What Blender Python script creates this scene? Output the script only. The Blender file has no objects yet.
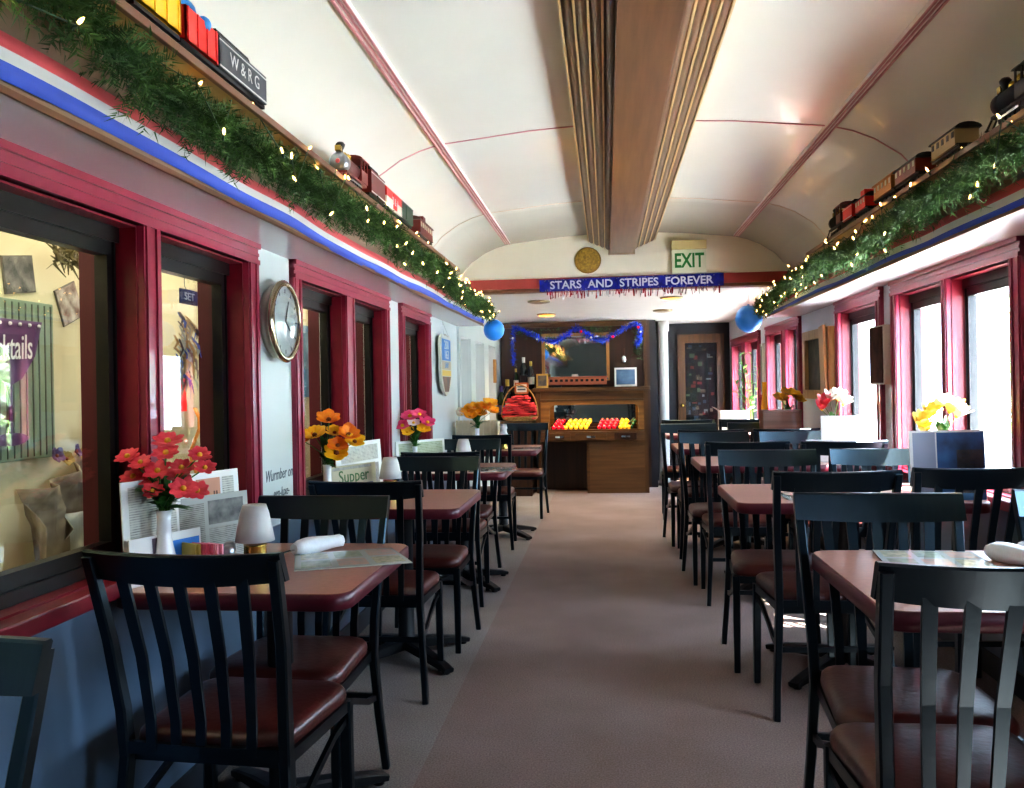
import bpy, bmesh, math, random
from mathutils import Vector, Matrix
random.seed(7)
PI = math.pi
scene = bpy.context.scene
COL = scene.collection
V = Vector

# ------------------------------------------------------------------ materials
def lin(h):
    if isinstance(h, str):
        h = h.lstrip('#'); h = [int(h[i:i+2], 16) / 255 for i in (0, 2, 4)]
    return tuple(c / 12.92 if c <= .04045 else ((c + .055) / 1.055) ** 2.4 for c in h) + (1,)

MATS = {}
def mat(name, col, rough=.5, metal=0, spec=.5, noise=0, nscale=8, bump=0, bscale=40, emis=None, estr=0, trans=0,
        coat=0, stretch=(1, 1, 1), col2=None, sss=0, tint=None):
    if name in MATS: return MATS[name]
    m = bpy.data.materials.new(name); m.use_nodes = True
    nt = m.node_tree; b = nt.nodes['Principled BSDF']
    c = lin(col)
    b.inputs['Base Color'].default_value = c
    b.inputs['Roughness'].default_value = rough
    b.inputs['Metallic'].default_value = metal
    b.inputs['Specular IOR Level'].default_value = spec
    b.inputs['Coat Weight'].default_value = coat
    if tint: b.inputs['Specular Tint'].default_value = tint + (1,)
    if trans: b.inputs['Transmission Weight'].default_value = trans
    if emis:
        b.inputs['Emission Color'].default_value = lin(emis); b.inputs['Emission Strength'].default_value = estr
    if noise or bump or col2:
        tc = nt.nodes.new('ShaderNodeTexCoord'); mp = nt.nodes.new('ShaderNodeMapping')
        mp.inputs['Scale'].default_value = stretch
        nt.links.new(tc.outputs['Object'], mp.inputs['Vector'])
    if noise or col2:
        n = nt.nodes.new('ShaderNodeTexNoise'); n.inputs['Scale'].default_value = nscale; n.inputs['Detail'].default_value = 5
        nt.links.new(mp.outputs['Vector'], n.inputs['Vector'])
        r = nt.nodes.new('ShaderNodeValToRGB')
        r.color_ramp.elements[0].position = .3; r.color_ramp.elements[1].position = .7
        if col2: a, d = c, lin(col2)
        else:
            a = tuple(x * (1 - noise) for x in c[:3]) + (1,); d = tuple(min(1, x * (1 + noise)) for x in c[:3]) + (1,)
        r.color_ramp.elements[0].color = a; r.color_ramp.elements[1].color = d
        nt.links.new(n.outputs['Fac'], r.inputs['Fac']); nt.links.new(r.outputs['Color'], b.inputs['Base Color'])
    if bump:
        n2 = nt.nodes.new('ShaderNodeTexNoise'); n2.inputs['Scale'].default_value = bscale; n2.inputs['Detail'].default_value = 3
        nt.links.new(mp.outputs['Vector'], n2.inputs['Vector'])
        bp = nt.nodes.new('ShaderNodeBump'); bp.inputs['Strength'].default_value = bump; bp.inputs['Distance'].default_value = .01
        nt.links.new(n2.outputs['Fac'], bp.inputs['Height']); nt.links.new(bp.outputs['Normal'], b.inputs['Normal'])
    MATS[name] = m
    return m

def glass_mat(name, tint='#ffffff', refl=.06, rough=0.0):
    """thin clear pane: transmits straight through, mirrors a little by angle"""
    if name in MATS: return MATS[name]
    m = bpy.data.materials.new(name); m.use_nodes = True
    nt = m.node_tree; nt.nodes.clear()
    o = nt.nodes.new('ShaderNodeOutputMaterial'); mx = nt.nodes.new('ShaderNodeMixShader')
    t = nt.nodes.new('ShaderNodeBsdfTransparent'); t.inputs['Color'].default_value = lin(tint)
    g = nt.nodes.new('ShaderNodeBsdfGlossy'); g.inputs['Roughness'].default_value = rough
    lw = nt.nodes.new('ShaderNodeLayerWeight'); lw.inputs['Blend'].default_value = .5
    pw = nt.nodes.new('ShaderNodeMath'); pw.operation = 'POWER'; pw.inputs[1].default_value = 4.0
    ad = nt.nodes.new('ShaderNodeMath'); ad.operation = 'MULTIPLY_ADD'; ad.inputs[1].default_value = .8; ad.inputs[2].default_value = refl * .6
    nt.links.new(lw.outputs['Facing'], pw.inputs[0]); nt.links.new(pw.outputs[0], ad.inputs[0]); nt.links.new(ad.outputs[0], mx.inputs['Fac'])
    nt.links.new(t.outputs[0], mx.inputs[1]); nt.links.new(g.outputs[0], mx.inputs[2]); nt.links.new(mx.outputs[0], o.inputs['Surface'])
    MATS[name] = m
    return m

def wood(name, c1, c2, rough=.35, axis='Y', scale=3, coat=.2):
    if name in MATS: return MATS[name]
    st = {'X': (.5, 9, 9), 'Y': (9, .5, 9), 'Z': (9, 9, .5)}[axis]
    m = mat(name, c1, rough=rough, col2=c2, nscale=scale, stretch=st, coat=coat, bump=.05, bscale=8)
    return m

def print_mat(name, paper, ink, lines=60, dens=.5):
    """printed page: rows of broken ink lines on paper"""
    if name in MATS: return MATS[name]
    m = bpy.data.materials.new(name); m.use_nodes = True
    nt = m.node_tree; b = nt.nodes['Principled BSDF']; b.inputs['Roughness'].default_value = .6
    tc = nt.nodes.new('ShaderNodeTexCoord')
    w = nt.nodes.new('ShaderNodeTexWave'); w.bands_direction = 'Z'; w.inputs['Scale'].default_value = lines; w.inputs['Distortion'].default_value = .4
    n = nt.nodes.new('ShaderNodeTexNoise'); n.inputs['Scale'].default_value = 60
    mt = nt.nodes.new('ShaderNodeMath'); mt.operation = 'MULTIPLY'
    r = nt.nodes.new('ShaderNodeValToRGB'); r.color_ramp.elements[0].position = .18; r.color_ramp.elements[1].position = .18 + dens
    r.color_ramp.elements[0].color = lin(paper); r.color_ramp.elements[1].color = lin(ink)
    nt.links.new(tc.outputs['Object'], w.inputs['Vector']); nt.links.new(tc.outputs['Object'], n.inputs['Vector'])
    nt.links.new(w.outputs['Fac'], mt.inputs[0]); nt.links.new(n.outputs['Fac'], mt.inputs[1])
    nt.links.new(mt.outputs[0], r.inputs['Fac']); nt.links.new(r.outputs['Color'], b.inputs['Base Color'])
    MATS[name] = m
    return m

M_black = mat('black_enamel', '#06080c', rough=.3, spec=.8, tint=(.5, .8, 1.0), noise=.25, nscale=6)  # blue specular tint stands in for sky reflected on the enamel
M_seat = mat('maroon_vinyl', '#4c1d18', rough=.36, noise=.25, nscale=9, bump=.12, bscale=60, spec=.6)
M_lam = mat('table_laminate', '#a3786a', rough=.3, noise=.1, nscale=60, spec=.6)
M_band = mat('maroon_edge_band', '#581b28', rough=.35)
M_iron = mat('cast_iron_black', '#14171b', rough=.5, bump=.1)
M_red = mat('red_casing_paint', '#8e2b43', rough=.3, noise=.12, nscale=14, coat=.3, stretch=(1, .3, 1))
M_redd = mat('dark_red_jamb_paint', '#7c1a2b', rough=.35, noise=.15, nscale=10)  # casing red again, its shaded tone put into the colour
M_sash = mat('black_sash', '#08090b', rough=.35, noise=.3, nscale=12)
M_wall = mat('pale_wall_paint', '#c9d3d4', rough=.4, noise=.04, nscale=3, spec=.4)
M_wallr = mat('grey_wall_paint', '#c3c4cb', rough=.45, noise=.04, nscale=3)
M_cream = mat('cream_bulkhead_paint', '#eee8d4', rough=.45, noise=.03, nscale=3)
M_ceil = mat('gloss_ceiling_enamel', '#f3f4ea', rough=.22, noise=.03, nscale=1.5, bump=.03, bscale=2.5, coat=.2)
M_trimp = mat('pink_trim', '#c58f92', rough=.35)
M_trimw = mat('white_trim', '#efe6e4', rough=.3)
M_beam = wood('beam_walnut', '#5c4028', '#77563a', axis='Y', rough=.35)
M_gold = mat('gold_bead', '#d8c08a', rough=.35, metal=.2)
M_tan = mat('tan_panel', '#8c7462', rough=.5, noise=.12, nscale=5, stretch=(1, .3, 1))
M_must = mat('mustard_shelf_underside', '#b08e50', rough=.35, noise=.1, nscale=4, stretch=(3, .3, 1))
M_brownedge = mat('brown_shelf_edge', '#6b4630', rough=.4)
M_soffit = mat('soffit_gloss', '#cfcdd0', rough=.22)
M_blue = mat('ribbon_blue', '#2f4fb8', rough=.55)
M_white = mat('ribbon_white', '#d9dad8', rough=.6)
M_rred = mat('ribbon_red', '#d05a60', rough=.6)
M_needle = mat('pine_needles', '#25421f', rough=.6, col2='#436a34', nscale=14)
M_needle2 = mat('pine_needles_pale', '#3f6531', rough=.6, col2='#638a4a', nscale=14)
M_bulb = mat('warm_bulb', '#ffe0a0', emis='#ffc46a', estr=6)
M_cablegreen = mat('green_cable', '#17402c', rough=.5)
M_balloon = mat('blue_balloon', '#2a8ef2', rough=.3, spec=.6)
M_wd = wood('cabinet_oak', '#3c2613', '#62411f', axis='X', rough=.35)
M_wdv = wood('cabinet_oak_upright', '#382312', '#57391c', axis='Z', rough=.35)
M_wddark = wood('dark_panel_wood', '#2c1a0f', '#432817', axis='Z')
M_wdlight = wood('honey_wood', '#9c6f3d', '#b98a50', axis='Z')
M_dark = mat('dark_navy_wall', '#12161f', rough=.5)
M_mirror = mat('mirror_silver', '#d8dcd8', rough=.03, metal=1)
M_ceram = mat('white_ceramic', '#eef0f2', rough=.15, coat=.5)
M_paper = mat('white_paper', '#e8e8e4', rough=.6, noise=.04)
M_frost = mat('frosted_shade', '#e6e6e4', rough=.5, trans=.25)
M_brass = mat('brass', '#b99a50', rough=.25, metal=1)
M_chrome = mat('chrome', '#c8ccd0', rough=.12, metal=1)
M_steel = mat('tin_lid', '#aab0b4', rough=.3, metal=1)
M_glass = glass_mat('window_glass')
M_jar = glass_mat('shaker_glass', '#e8eef0', .15)
M_lin = mat('white_napkin_cloth', '#e9edf2', rough=.8, noise=.05, nscale=40, bump=.15)
M_leaf = mat('leaf_green', '#1f4a20', rough=.45, col2='#35702c', nscale=12)
M_stem = mat('stem_green', '#4f7a35', rough=.5)

# ------------------------------------------------------------------ mesh builder
class MB:
    def __init__(s):
        s.bm = bmesh.new(); s.mi = 0
    def _fin(s, faces, smooth=False):
        for f in faces:
            f.material_index = s.mi; f.smooth = smooth
    def box(s, c, d, rot=None, bevel=0):
        x, y, z = [k / 2 for k in d]
        pts = [(-x, -y, -z), (x, -y, -z), (x, y, -z), (-x, y, -z), (-x, -y, z), (x, -y, z), (x, y, z), (-x, y, z)]
        R = rot if rot is not None else Matrix.Identity(3)
        vs = [s.bm.verts.new(V(c) + R @ V(p)) for p in pts]
        fs = [s.bm.faces.new([vs[i] for i in q]) for q in ((0, 3, 2, 1), (4, 5, 6, 7), (0, 1, 5, 4), (1, 2, 6, 5), (2, 3, 7, 6), (3, 0, 4, 7))]
        s._fin(fs)
        if bevel:
            es = list({e for f in fs for e in f.edges})
            r = bmesh.ops.bevel(s.bm, geom=es, offset=bevel, segments=2, affect='EDGES', profile=.6)
            s._fin(r['faces'])
        return s
    def b2(s, a, b, bevel=0):
        a = V(a); b = V(b)
        return s.box((a + b) / 2, [abs(k) for k in (b - a)], bevel=bevel)
    def rings(s, rings, cap=True, smooth=True, closed=True):
        vr = [[s.bm.verts.new(p) for p in r] for r in rings]
        n = len(vr[0]); fs = []
        for a, b in zip(vr, vr[1:]):
            for i in range(n if closed else n - 1):
                j = (i + 1) % n
                try: fs.append(s.bm.faces.new((a[i], a[j], b[j], b[i])))
                except ValueError: pass
        s._fin(fs, smooth)
        if cap and closed:
            cf = [s.bm.faces.new(list(reversed(vr[0]))), s.bm.faces.new(vr[-1])]
            s._fin(cf, False)
        return s
    def lathe(s, prof, c=(0, 0, 0), n=20, axis='Z', cap=True, smooth=True):
        c = V(c); rs = []
        for r, h in prof:
            ring = []
            for i in range(n):
                t = 2 * PI * i / n; a, b = r * math.cos(t), r * math.sin(t)
                ring.append(c + {'Z': V((a, b, h)), 'Y': V((b, h, a)), 'X': V((h, a, b))}[axis])
            rs.append(ring)
        return s.rings(rs, cap, smooth)
    def tube(s, pts, r, n=6, smooth=True, cap=True):
        pts = [V(p) for p in pts]; rs = []
        rad = r if isinstance(r, (list, tuple)) else [r] * len(pts)
        up = V((0, 0, 1)); prev = None
        for i, p in enumerate(pts):
            t = (pts[min(i + 1, len(pts) - 1)] - pts[max(i - 1, 0)]).normalized()
            if prev is None:
                u = t.cross(up)
                if u.length < 1e-3: u = t.cross(V((1, 0, 0)))
                u.normalize()
            else:
                u = prev - t * prev.dot(t)
                if u.length < 1e-5: u = t.orthogonal()
                u.normalize()
            prev = u; w = t.cross(u)
            rs.append([p + (u * math.cos(2 * PI * k / n) + w * math.sin(2 * PI * k / n)) * rad[i] for k in range(n)])
        return s.rings(rs, cap, smooth)
    def bar(s, pts, ax, w, d, bevel=False):
        """rectangular bar along pts: w measured along ax, d across"""
        pts = [V(p) for p in pts]; ax = V(ax).normalized(); rs = []
        for i, p in enumerate(pts):
            t = (pts[min(i + 1, len(pts) - 1)] - pts[max(i - 1, 0)]).normalized()
            a = (ax - t * ax.dot(t)).normalized(); b = t.cross(a)
            ww = (w[i] if isinstance(w, (list, tuple)) else w) / 2; dd = (d[i] if isinstance(d, (list, tuple)) else d) / 2
            k = .72
            if bevel:
                rs.append([p + a * x * ww + b * y * dd for x, y in ((-k, -1), (k, -1), (1, -k), (1, k), (k, 1), (-k, 1), (-1, k), (-1, -k))])
            else:
                rs.append([p + a * x * ww + b * y * dd for x, y in ((-1, -1), (1, -1), (1, 1), (-1, 1))])
        return s.rings(rs, True, False)
    def ball(s, c, r, n=12, sc=(1, 1, 1), smooth=True):
        m = Matrix.Translation(V(c)) @ Matrix.Diagonal((sc[0] * r, sc[1] * r, sc[2] * r, 1))
        res = bmesh.ops.create_uvsphere(s.bm, u_segments=n, v_segments=max(4, n // 2 + 1), radius=1, matrix=m)
        fs = {f for v in res['verts'] for f in v.link_faces}
        s._fin(fs, smooth)
        return s
    def quad(s, a, b, c, d):
        f = s.bm.faces.new([s.bm.verts.new(V(p)) for p in (a, b, c, d)]); s._fin([f]); return s
    def poly(s, pts, th=0, nrm=(0, 0, 1)):
        """flat polygon (optionally a slab th thick along -nrm)"""
        pts = [V(p) for p in pts]
        if th == 0:
            f = s.bm.faces.new([s.bm.verts.new(p) for p in pts]); s._fin([f]); return s
        n = V(nrm) * th
        return s.rings([[p - n for p in pts], pts], True, False)
    def m(s, i):
        s.mi = i; return s
    def build(s, name, mats, parent=None, fix=True):
        if fix: bmesh.ops.recalc_face_normals(s.bm, faces=s.bm.faces[:])
        me = bpy.data.meshes.new(name); s.bm.to_mesh(me); s.bm.free()
        for k in (mats if isinstance(mats, (list, tuple)) else [mats]): me.materials.append(k)
        o = bpy.data.objects.new(name, me); COL.objects.link(o)
        if parent is not None: o.parent = parent
        return o

def empty(name, loc=(0, 0, 0), rz=0, sc=1):
    o = bpy.data.objects.new(name, None); COL.objects.link(o)
    o.empty_display_size = .1; o.location = loc; o.rotation_euler = (0, 0, rz); o.scale = (sc, sc, sc)
    return o
def tag(o, label, cat, group=None, kind=None):
    o['label'] = label; o['category'] = cat
    if group: o['group'] = group
    if kind: o['kind'] = kind
    return o
def thing(name, label, cat, loc=(0, 0, 0), rz=0, sc=1, group=None):
    return tag(empty(name, loc, rz, sc), label, cat, group)
def struct(o):
    o['kind'] = 'structure'; return o
def kids(o): return [c for c in COL.objects if c.parent == o]
def dup(o, parent=None):
    c = o.copy(); COL.objects.link(c)
    if parent is not None: c.parent = parent
    for ch in kids(o): dup(ch, c)
    return c
def rrect(w, d, r, n=5, cx=0, cy=0):
    pts = []
    for sx, sy, a0 in ((1, 1, 0), (-1, 1, 90), (-1, -1, 180), (1, -1, 270)):
        for i in range(n + 1):
            a = math.radians(a0 + 90 * i / n)
            pts.append((cx + sx * (w / 2 - r) + r * math.cos(a), cy + sy * (d / 2 - r) + r * math.sin(a)))
    return pts
def text(name, body, size, origin, right, up, m, parent=None, depth=.001, align='CENTER', shear=0, bold=0, sx=1):
    cu = bpy.data.curves.new(name, 'FONT'); cu.body = body; cu.size = size; cu.align_x = align; cu.align_y = 'CENTER'
    cu.extrude = depth; cu.shear = shear; cu.offset = bold; cu.resolution_u = 3
    t = bpy.data.objects.new(name, cu); COL.objects.link(t)
    dg = bpy.context.evaluated_depsgraph_get()
    me = bpy.data.meshes.new_from_object(t.evaluated_get(dg))
    bpy.data.objects.remove(t); bpy.data.curves.remove(cu)
    r = V(right).normalized(); u = V(up).normalized(); n = r.cross(u)
    M = Matrix(((r.x * sx, u.x, n.x, origin[0]), (r.y * sx, u.y, n.y, origin[1]), (r.z * sx, u.z, n.z, origin[2]), (0, 0, 0, 1)))
    me.transform(M); me.materials.clear(); me.materials.append(m)
    o = bpy.data.objects.new(name, me); COL.objects.link(o)
    if parent is not None: o.parent = parent
    return o

# ------------------------------------------------------------------ dimensions
WL, WR = -1.49, 1.53
Y0, YH, YE = -3.4, 7.4, 12.0
ZS, ZV = 1.87, 2.13          # soffit underside, low ceiling of the bar end
WT = .12

# ------------------------------------------------------------------ floor
def floor_mat():
    m = bpy.data.materials.new('carpet'); m.use_nodes = True
    nt = m.node_tree; b = nt.nodes['Principled BSDF']; b.inputs['Roughness'].default_value = .95; b.inputs['Specular IOR Level'].default_value = .15
    tc = nt.nodes.new('ShaderNodeTexCoord'); n = nt.nodes.new('ShaderNodeTexNoise'); n.inputs['Scale'].default_value = 160; n.inputs['Detail'].default_value = 4
    n2 = nt.nodes.new('ShaderNodeTexNoise'); n2.inputs['Scale'].default_value = 1.8; n2.inputs['Detail'].default_value = 4
    sp = nt.nodes.new('ShaderNodeSeparateXYZ'); nt.links.new(tc.outputs['Object'], sp.inputs[0])
    nt.links.new(tc.outputs['Object'], n.inputs['Vector']); nt.links.new(tc.outputs['Object'], n2.inputs['Vector'])
    g1 = nt.nodes.new('ShaderNodeMath'); g1.operation = 'GREATER_THAN'; g1.inputs[1].default_value = -.79
    g2 = nt.nodes.new('ShaderNodeMath'); g2.operation = 'LESS_THAN'; g2.inputs[1].default_value = .9
    mm = nt.nodes.new('ShaderNodeMath'); mm.operation = 'MULTIPLY'
    nt.links.new(sp.outputs['X'], g1.inputs[0]); nt.links.new(sp.outputs['X'], g2.inputs[0])
    nt.links.new(g1.outputs[0], mm.inputs[0]); nt.links.new(g2.outputs[0], mm.inputs[1])
    mix = nt.nodes.new('ShaderNodeMix'); mix.data_type = 'RGBA'
    mix.inputs[6].default_value = lin('#98908c'); mix.inputs[7].default_value = lin('#94847f')
    nt.links.new(mm.outputs[0], mix.inputs[0])
    r = nt.nodes.new('ShaderNodeValToRGB'); r.color_ramp.elements[0].position = .3; r.color_ramp.elements[1].position = .7
    r.color_ramp.elements[0].color = (.62, .6, .6, 1); r.color_ramp.elements[1].color = (1.15, 1.15, 1.15, 1)
    nt.links.new(n.outputs['Fac'], r.inputs['Fac'])
    r2 = nt.nodes.new('ShaderNodeValToRGB'); r2.color_ramp.elements[0].position = .3; r2.color_ramp.elements[1].position = .7
    r2.color_ramp.elements[0].color = (.82, .78, .75, 1); r2.color_ramp.elements[1].color = (1.05, 1.05, 1.06, 1)
    nt.links.new(n2.outputs['Fac'], r2.inputs['Fac'])
    x = nt.nodes.new('ShaderNodeMix'); x.data_type = 'RGBA'; x.blend_type = 'MULTIPLY'; x.inputs[0].default_value = 1
    y = nt.nodes.new('ShaderNodeMix'); y.data_type = 'RGBA'; y.blend_type = 'MULTIPLY'; y.inputs[0].default_value = 1
    nt.links.new(mix.outputs[2], x.inputs[6]); nt.links.new(r.outputs[0], x.inputs[7])
    nt.links.new(x.outputs[2], y.inputs[6]); nt.links.new(r2.outputs[0], y.inputs[7])
    nt.links.new(y.outputs[2], b.inputs['Base Color'])
    bp = nt.nodes.new('ShaderNodeBump'); bp.inputs['Strength'].default_value = .4; bp.inputs['Distance'].default_value = .004
    nt.links.new(n.outputs['Fac'], bp.inputs['Height']); nt.links.new(bp.outputs[0], b.inputs['Normal'])
    return m
struct(MB().b2((WL - .3, Y0 - .2, -.12), (WR + WT, YE + .3, 0)).build('floor', floor_mat()))

# ------------------------------------------------------------------ walls with openings
Z0O, Z1O = .80, 1.79
LWIN = [[(1.75, 2.40), (2.495, 3.145)], [(3.72, 4.37), (4.53, 5.19)], [(5.70, 6.46)], [(7.95, 8.55), (8.85, 9.5), (9.85, 10.45)]]
RWIN = [[(3.76, 4.42), (4.49, 5.16)], [(5.54, 6.39)], [(7.75, 8.22), (8.42, 9.13)], [(9.72, 10.55), (10.8, 11.6)],
        [(2.2, 3.1)], [(.35, 1.0)]]
def wall(name, x0, x1, wins, m, z1=2.75):
    b = MB(); ops = sorted(o for w in wins for o in w)
    b.b2((x0, Y0, -.1), (x1, YE, Z0O)); b.b2((x0, Y0, Z1O), (x1, YE, z1))
    y = Y0
    for a, c in ops:
        b.b2((x0, y, Z0O), (x1, a, Z1O)); y = c
    b.b2((x0, y, Z0O), (x1, YE, Z1O))
    return struct(b.build(name, m))
wall('wall_left', WL - WT, WL, LWIN, M_wall)
wall('wall_right', WR, WR + WT, RWIN, M_wallr)

wn = [0]
def window(side, ops, dark=True, plain=False, face_w=.095):
    """one window group: red casing, reveal, black sash and pane for each opening"""
    wn[0] += 1
    s = 1 if side == 'L' else -1      # room side direction in x
    xw = WL if side == 'L' else WR
    ya, yb = ops[0][0], ops[-1][1]
    r = struct(empty('window_%d' % wn[0], (xw, (ya + yb) / 2, Z0O)))
    off = V((-xw, -(ya + yb) / 2, -Z0O))
    mc = M_wall if plain else M_red
    c = MB(); t = .022
    def bx(b, x0, x1, y0, y1, z0, z1, bev=0):
        b.b2(V((xw + s * x0, y0, z0)) + off, V((xw + s * x1, y1, z1)) + off, bev)
    # head casing with stepped moulding, side and mullion faces
    bx(c, 0, t, ya - face_w, yb + face_w, Z1O, Z1O + .085)
    if not plain:
        bx(c, 0, t + .012, ya - face_w, yb + face_w, Z1O + .06, Z1O + .085)
        bx(c, 0, t + .008, ya - face_w, yb + face_w, Z1O, Z1O + .018)
        bx(c, 0, t + .004, ya - face_w, yb + face_w, Z1O + .032, Z1O + .044)
    ys = [ya - face_w] + [v for o in ops for v in o] + [yb + face_w]
    for i in range(0, len(ys), 2):
        bx(c, 0, t, ys[i], ys[i + 1], Z0O, Z1O)
        if not plain:
            bx(c, 0, t + .006, ys[i] + .008, ys[i] + .03, Z0O, Z1O); bx(c, 0, t + .006, ys[i + 1] - .03, ys[i + 1] - .008, Z0O, Z1O)
    c.build('casing', mc, r)
    sl = MB(); bx(sl, -.02, .05, ya - face_w, yb + face_w, Z0O - .045, Z0O, .006); sl.build('sill', M_redd if not plain else M_wall, r)
    for a, b_ in ops:
        j = MB(); d = -.115
        for (p, q) in ((a, a + .006), (b_ - .006, b_)): bx(j, d, .0, p, q, Z0O, Z1O)
        bx(j, d, 0, a, b_, Z1O - .006, Z1O); bx(j, d, 0, a, b_, Z0O, Z0O + .006)
        j.build('jamb', M_wall if plain else M_redd, r)
        if plain:
            g = MB(); bx(g, -.09, -.086, a, b_, Z0O, Z1O); g.build('roller_blind', mat('pink_white_blind', '#efe0e0', rough=.7, noise=.04, nscale=4), r); continue
        sw, st, sb = (.052, .09, .08) if side == 'L' else (.04, .09, .06)
        f = MB()
        bx(f, -.1, -.062, a + .006, a + sw, Z0O, Z1O); bx(f, -.1, -.062, b_ - sw, b_ - .006, Z0O, Z1O)
        bx(f, -.1, -.062, a + sw, b_ - sw, Z1O - st, Z1O - .006); bx(f, -.1, -.062, a + sw, b_ - sw, Z0O, Z0O + sb)
        bx(f, -.1, -.05, a + .006, b_ - .006, Z1O - .05, Z1O - .006); bx(f, -.1, -.05, a + .006, b_ - .006, Z0O, Z0O + .04)
        bx(f, -.062, -.055, b_ - sw * .5, b_ - sw * .42, Z0O, Z1O); bx(f, -.062, -.055, a + sw * .42, a + sw * .5, Z0O, Z1O)
        f.build('sash', M_sash, r)
        g = MB(); bx(g, -.086, -.082, a + sw, b_ - sw, Z0O + sb, Z1O - st); g.build('glass', M_glass, r)
    return r
for i, w in enumerate(LWIN): window('L', w, plain=(i == 3))
for w in RWIN: window('R', w)

# dark outer reveal boards outside the left windows (second skin of the car)
ob = MB()
for w in LWIN[:3]:
    for a, b_ in w:
        ob.b2((WL - .21, a - .02, Z0O - .02), (WL - WT, a + .012, Z1O)); ob.b2((WL - .18, b_ - .0, Z0O - .02), (WL - WT, b_ + .02, Z1O))
struct(ob.build('trim_outer_reveal', mat('outer_reveal_red', '#4a121d', rough=.5)))

M_lowshade = mat('blue_grey_wainscot', '#5f7388', rough=.3, noise=.08, nscale=3, coat=.3)  # added panels: blue daylight shade of the lower wall put into their colour
struct(MB().b2((WL, Y0, .1), (WL + .008, 7.3, Z0O - .045)).build('trim_wainscot_left', M_lowshade))
struct(MB().b2((WR - .008, Y0, .1), (WR, 7.3, Z0O - .045)).build('trim_wainscot_right', M_lowshade))
# white lettering board between the first left windows
bd = MB().b2((WL, 3.25, .82), (WL + .006, 3.615, 1.55)).build('trim_wall_board', mat('board_white', '#cfd9da', rough=.35))
struct(bd)
lt = thing('wall_lettering', 'grey script lettering in two lines on the white wall panel below the round clock', 'lettering', (WL + .006, 3.46, .915))
M_ink = mat('grey_ink', '#566068', rough=.6)
text('upper_line', 'Wurmber on', .066, (0, .0, .045), (0, 1, .0), (0, 0, 1), M_ink, lt, shear=.25, sx=.85)
text('lower_line', 'een-luxe-', .055, (0, .02, -.03), (0, 1, .0), (0, 0, 1), M_ink, lt, shear=.25, sx=.85)

# baseboards
for nm, x in (('baseboard_left', WL), ('baseboard_right', WR - .02)):
    struct(MB().b2((x, Y0, 0), (x + .02, YE, .1)).build(nm, mat('baseboard_paint', '#2a2f36', rough=.4)))

# ------------------------------------------------------------------ ceiling (barrel with coved sides)
prof = [(-1.60, 1.99), (-1.53, 2.07), (-1.46, 2.15), (-1.36, 2.27), (-1.27, 2.375), (-1.15, 2.455), (-1.05, 2.498), (-.95, 2.525), (-.5, 2.572), (0, 2.60)]
prof = prof + [(-x, z) for x, z in reversed(prof[:-1])]
c = MB(); c.rings([[V((x, y, z)) for x, z in prof] + [V((x * 1.01, y, z + .04)) for x, z in reversed(prof)] for y in (Y0, 0, 2, 4.3, 6, YH)], cap=True, smooth=True)
o = c.build('ceiling', M_ceil); struct(o)
tr = MB()
def zc(x):
    for (a, za), (b_, zb) in zip(prof, prof[1:]):
        if a <= x <= b_: return za + (zb - za) * (x - a) / (b_ - a)
for k, sgn in enumerate((-1, 1)):
    t = MB(); x = sgn * .945; z = zc(x)
    for dx, w, h, mi in ((0, .046, .014, 0), (-.018, .009, .019, 1), (.018, .009, .019, 1), (0, .008, .017, 1)):
        t.m(mi); t.b2((x + dx - w / 2, Y0, z - h), (x + dx + w / 2, YH - .1, z + .006))
    struct(t.build('trim_%d' % (k + 1), [M_trimw, M_trimp]))
for k, y in enumerate((-1.2, 1.55, 4.3, 6.05)):
    t = MB(); w = .0065
    pp = [(x, z) for x, z in prof if abs(x) < 1.5]
    for off, dy in ((.004, w), ):
        t.rings([[V((x, y - dy, z + .006)), V((x, y + dy, z + .006)), V((x, y + dy, z - off)), V((x, y - dy, z - off))] for x, z in pp], True, True)
    struct(t.build('trim_%d' % (k + 3), M_trimp if k != 3 else mat('faint_joint', '#cdbfae', rough=.4)))

# central wooden duct beam with stepped fluted sides
bmx = .01
beam = thing('ceiling_beam', 'long dark wooden beam with stepped gold-edged sides running down the ceiling centre', 'beam', (bmx, 0, 2.41))
MB().b2((-.1, Y0 + .02, 0), (.1, YH - .03, .2), .004).build('centre_board', M_beam, beam)
for sgn in (-1, 1):
    f = MB()
    for i in range(4):
        xa = .1 + i * .045; z = .034 + i * .019
        f.m(0); pts = []
        for q in range(6):
            t = q / 5; pts.append((xa + .037 * t, z + .017 * t - .010 * math.sin(PI * t)))
        f.rings([[V((sgn * x, y, zz)) for x, zz in pts] + [V((sgn * pts[-1][0], y, .2)), V((sgn * pts[0][0], y, .2))] for y in (Y0 + .02, YH - .06)], True, True)
        f.m(1); f.b2((sgn * (xa + .037), Y0 + .02, z + .008), (sgn * (xa + .045), YH - .06, .2))
    f.build('stepped_moulding', [M_beam, M_gold], beam)
MB().b2((-.112, YH - .035, -.006), (.112, YH - .004, .16), .003).build('end_cap', mat('cap_tan', '#b5a284', rough=.5), beam)

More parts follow.
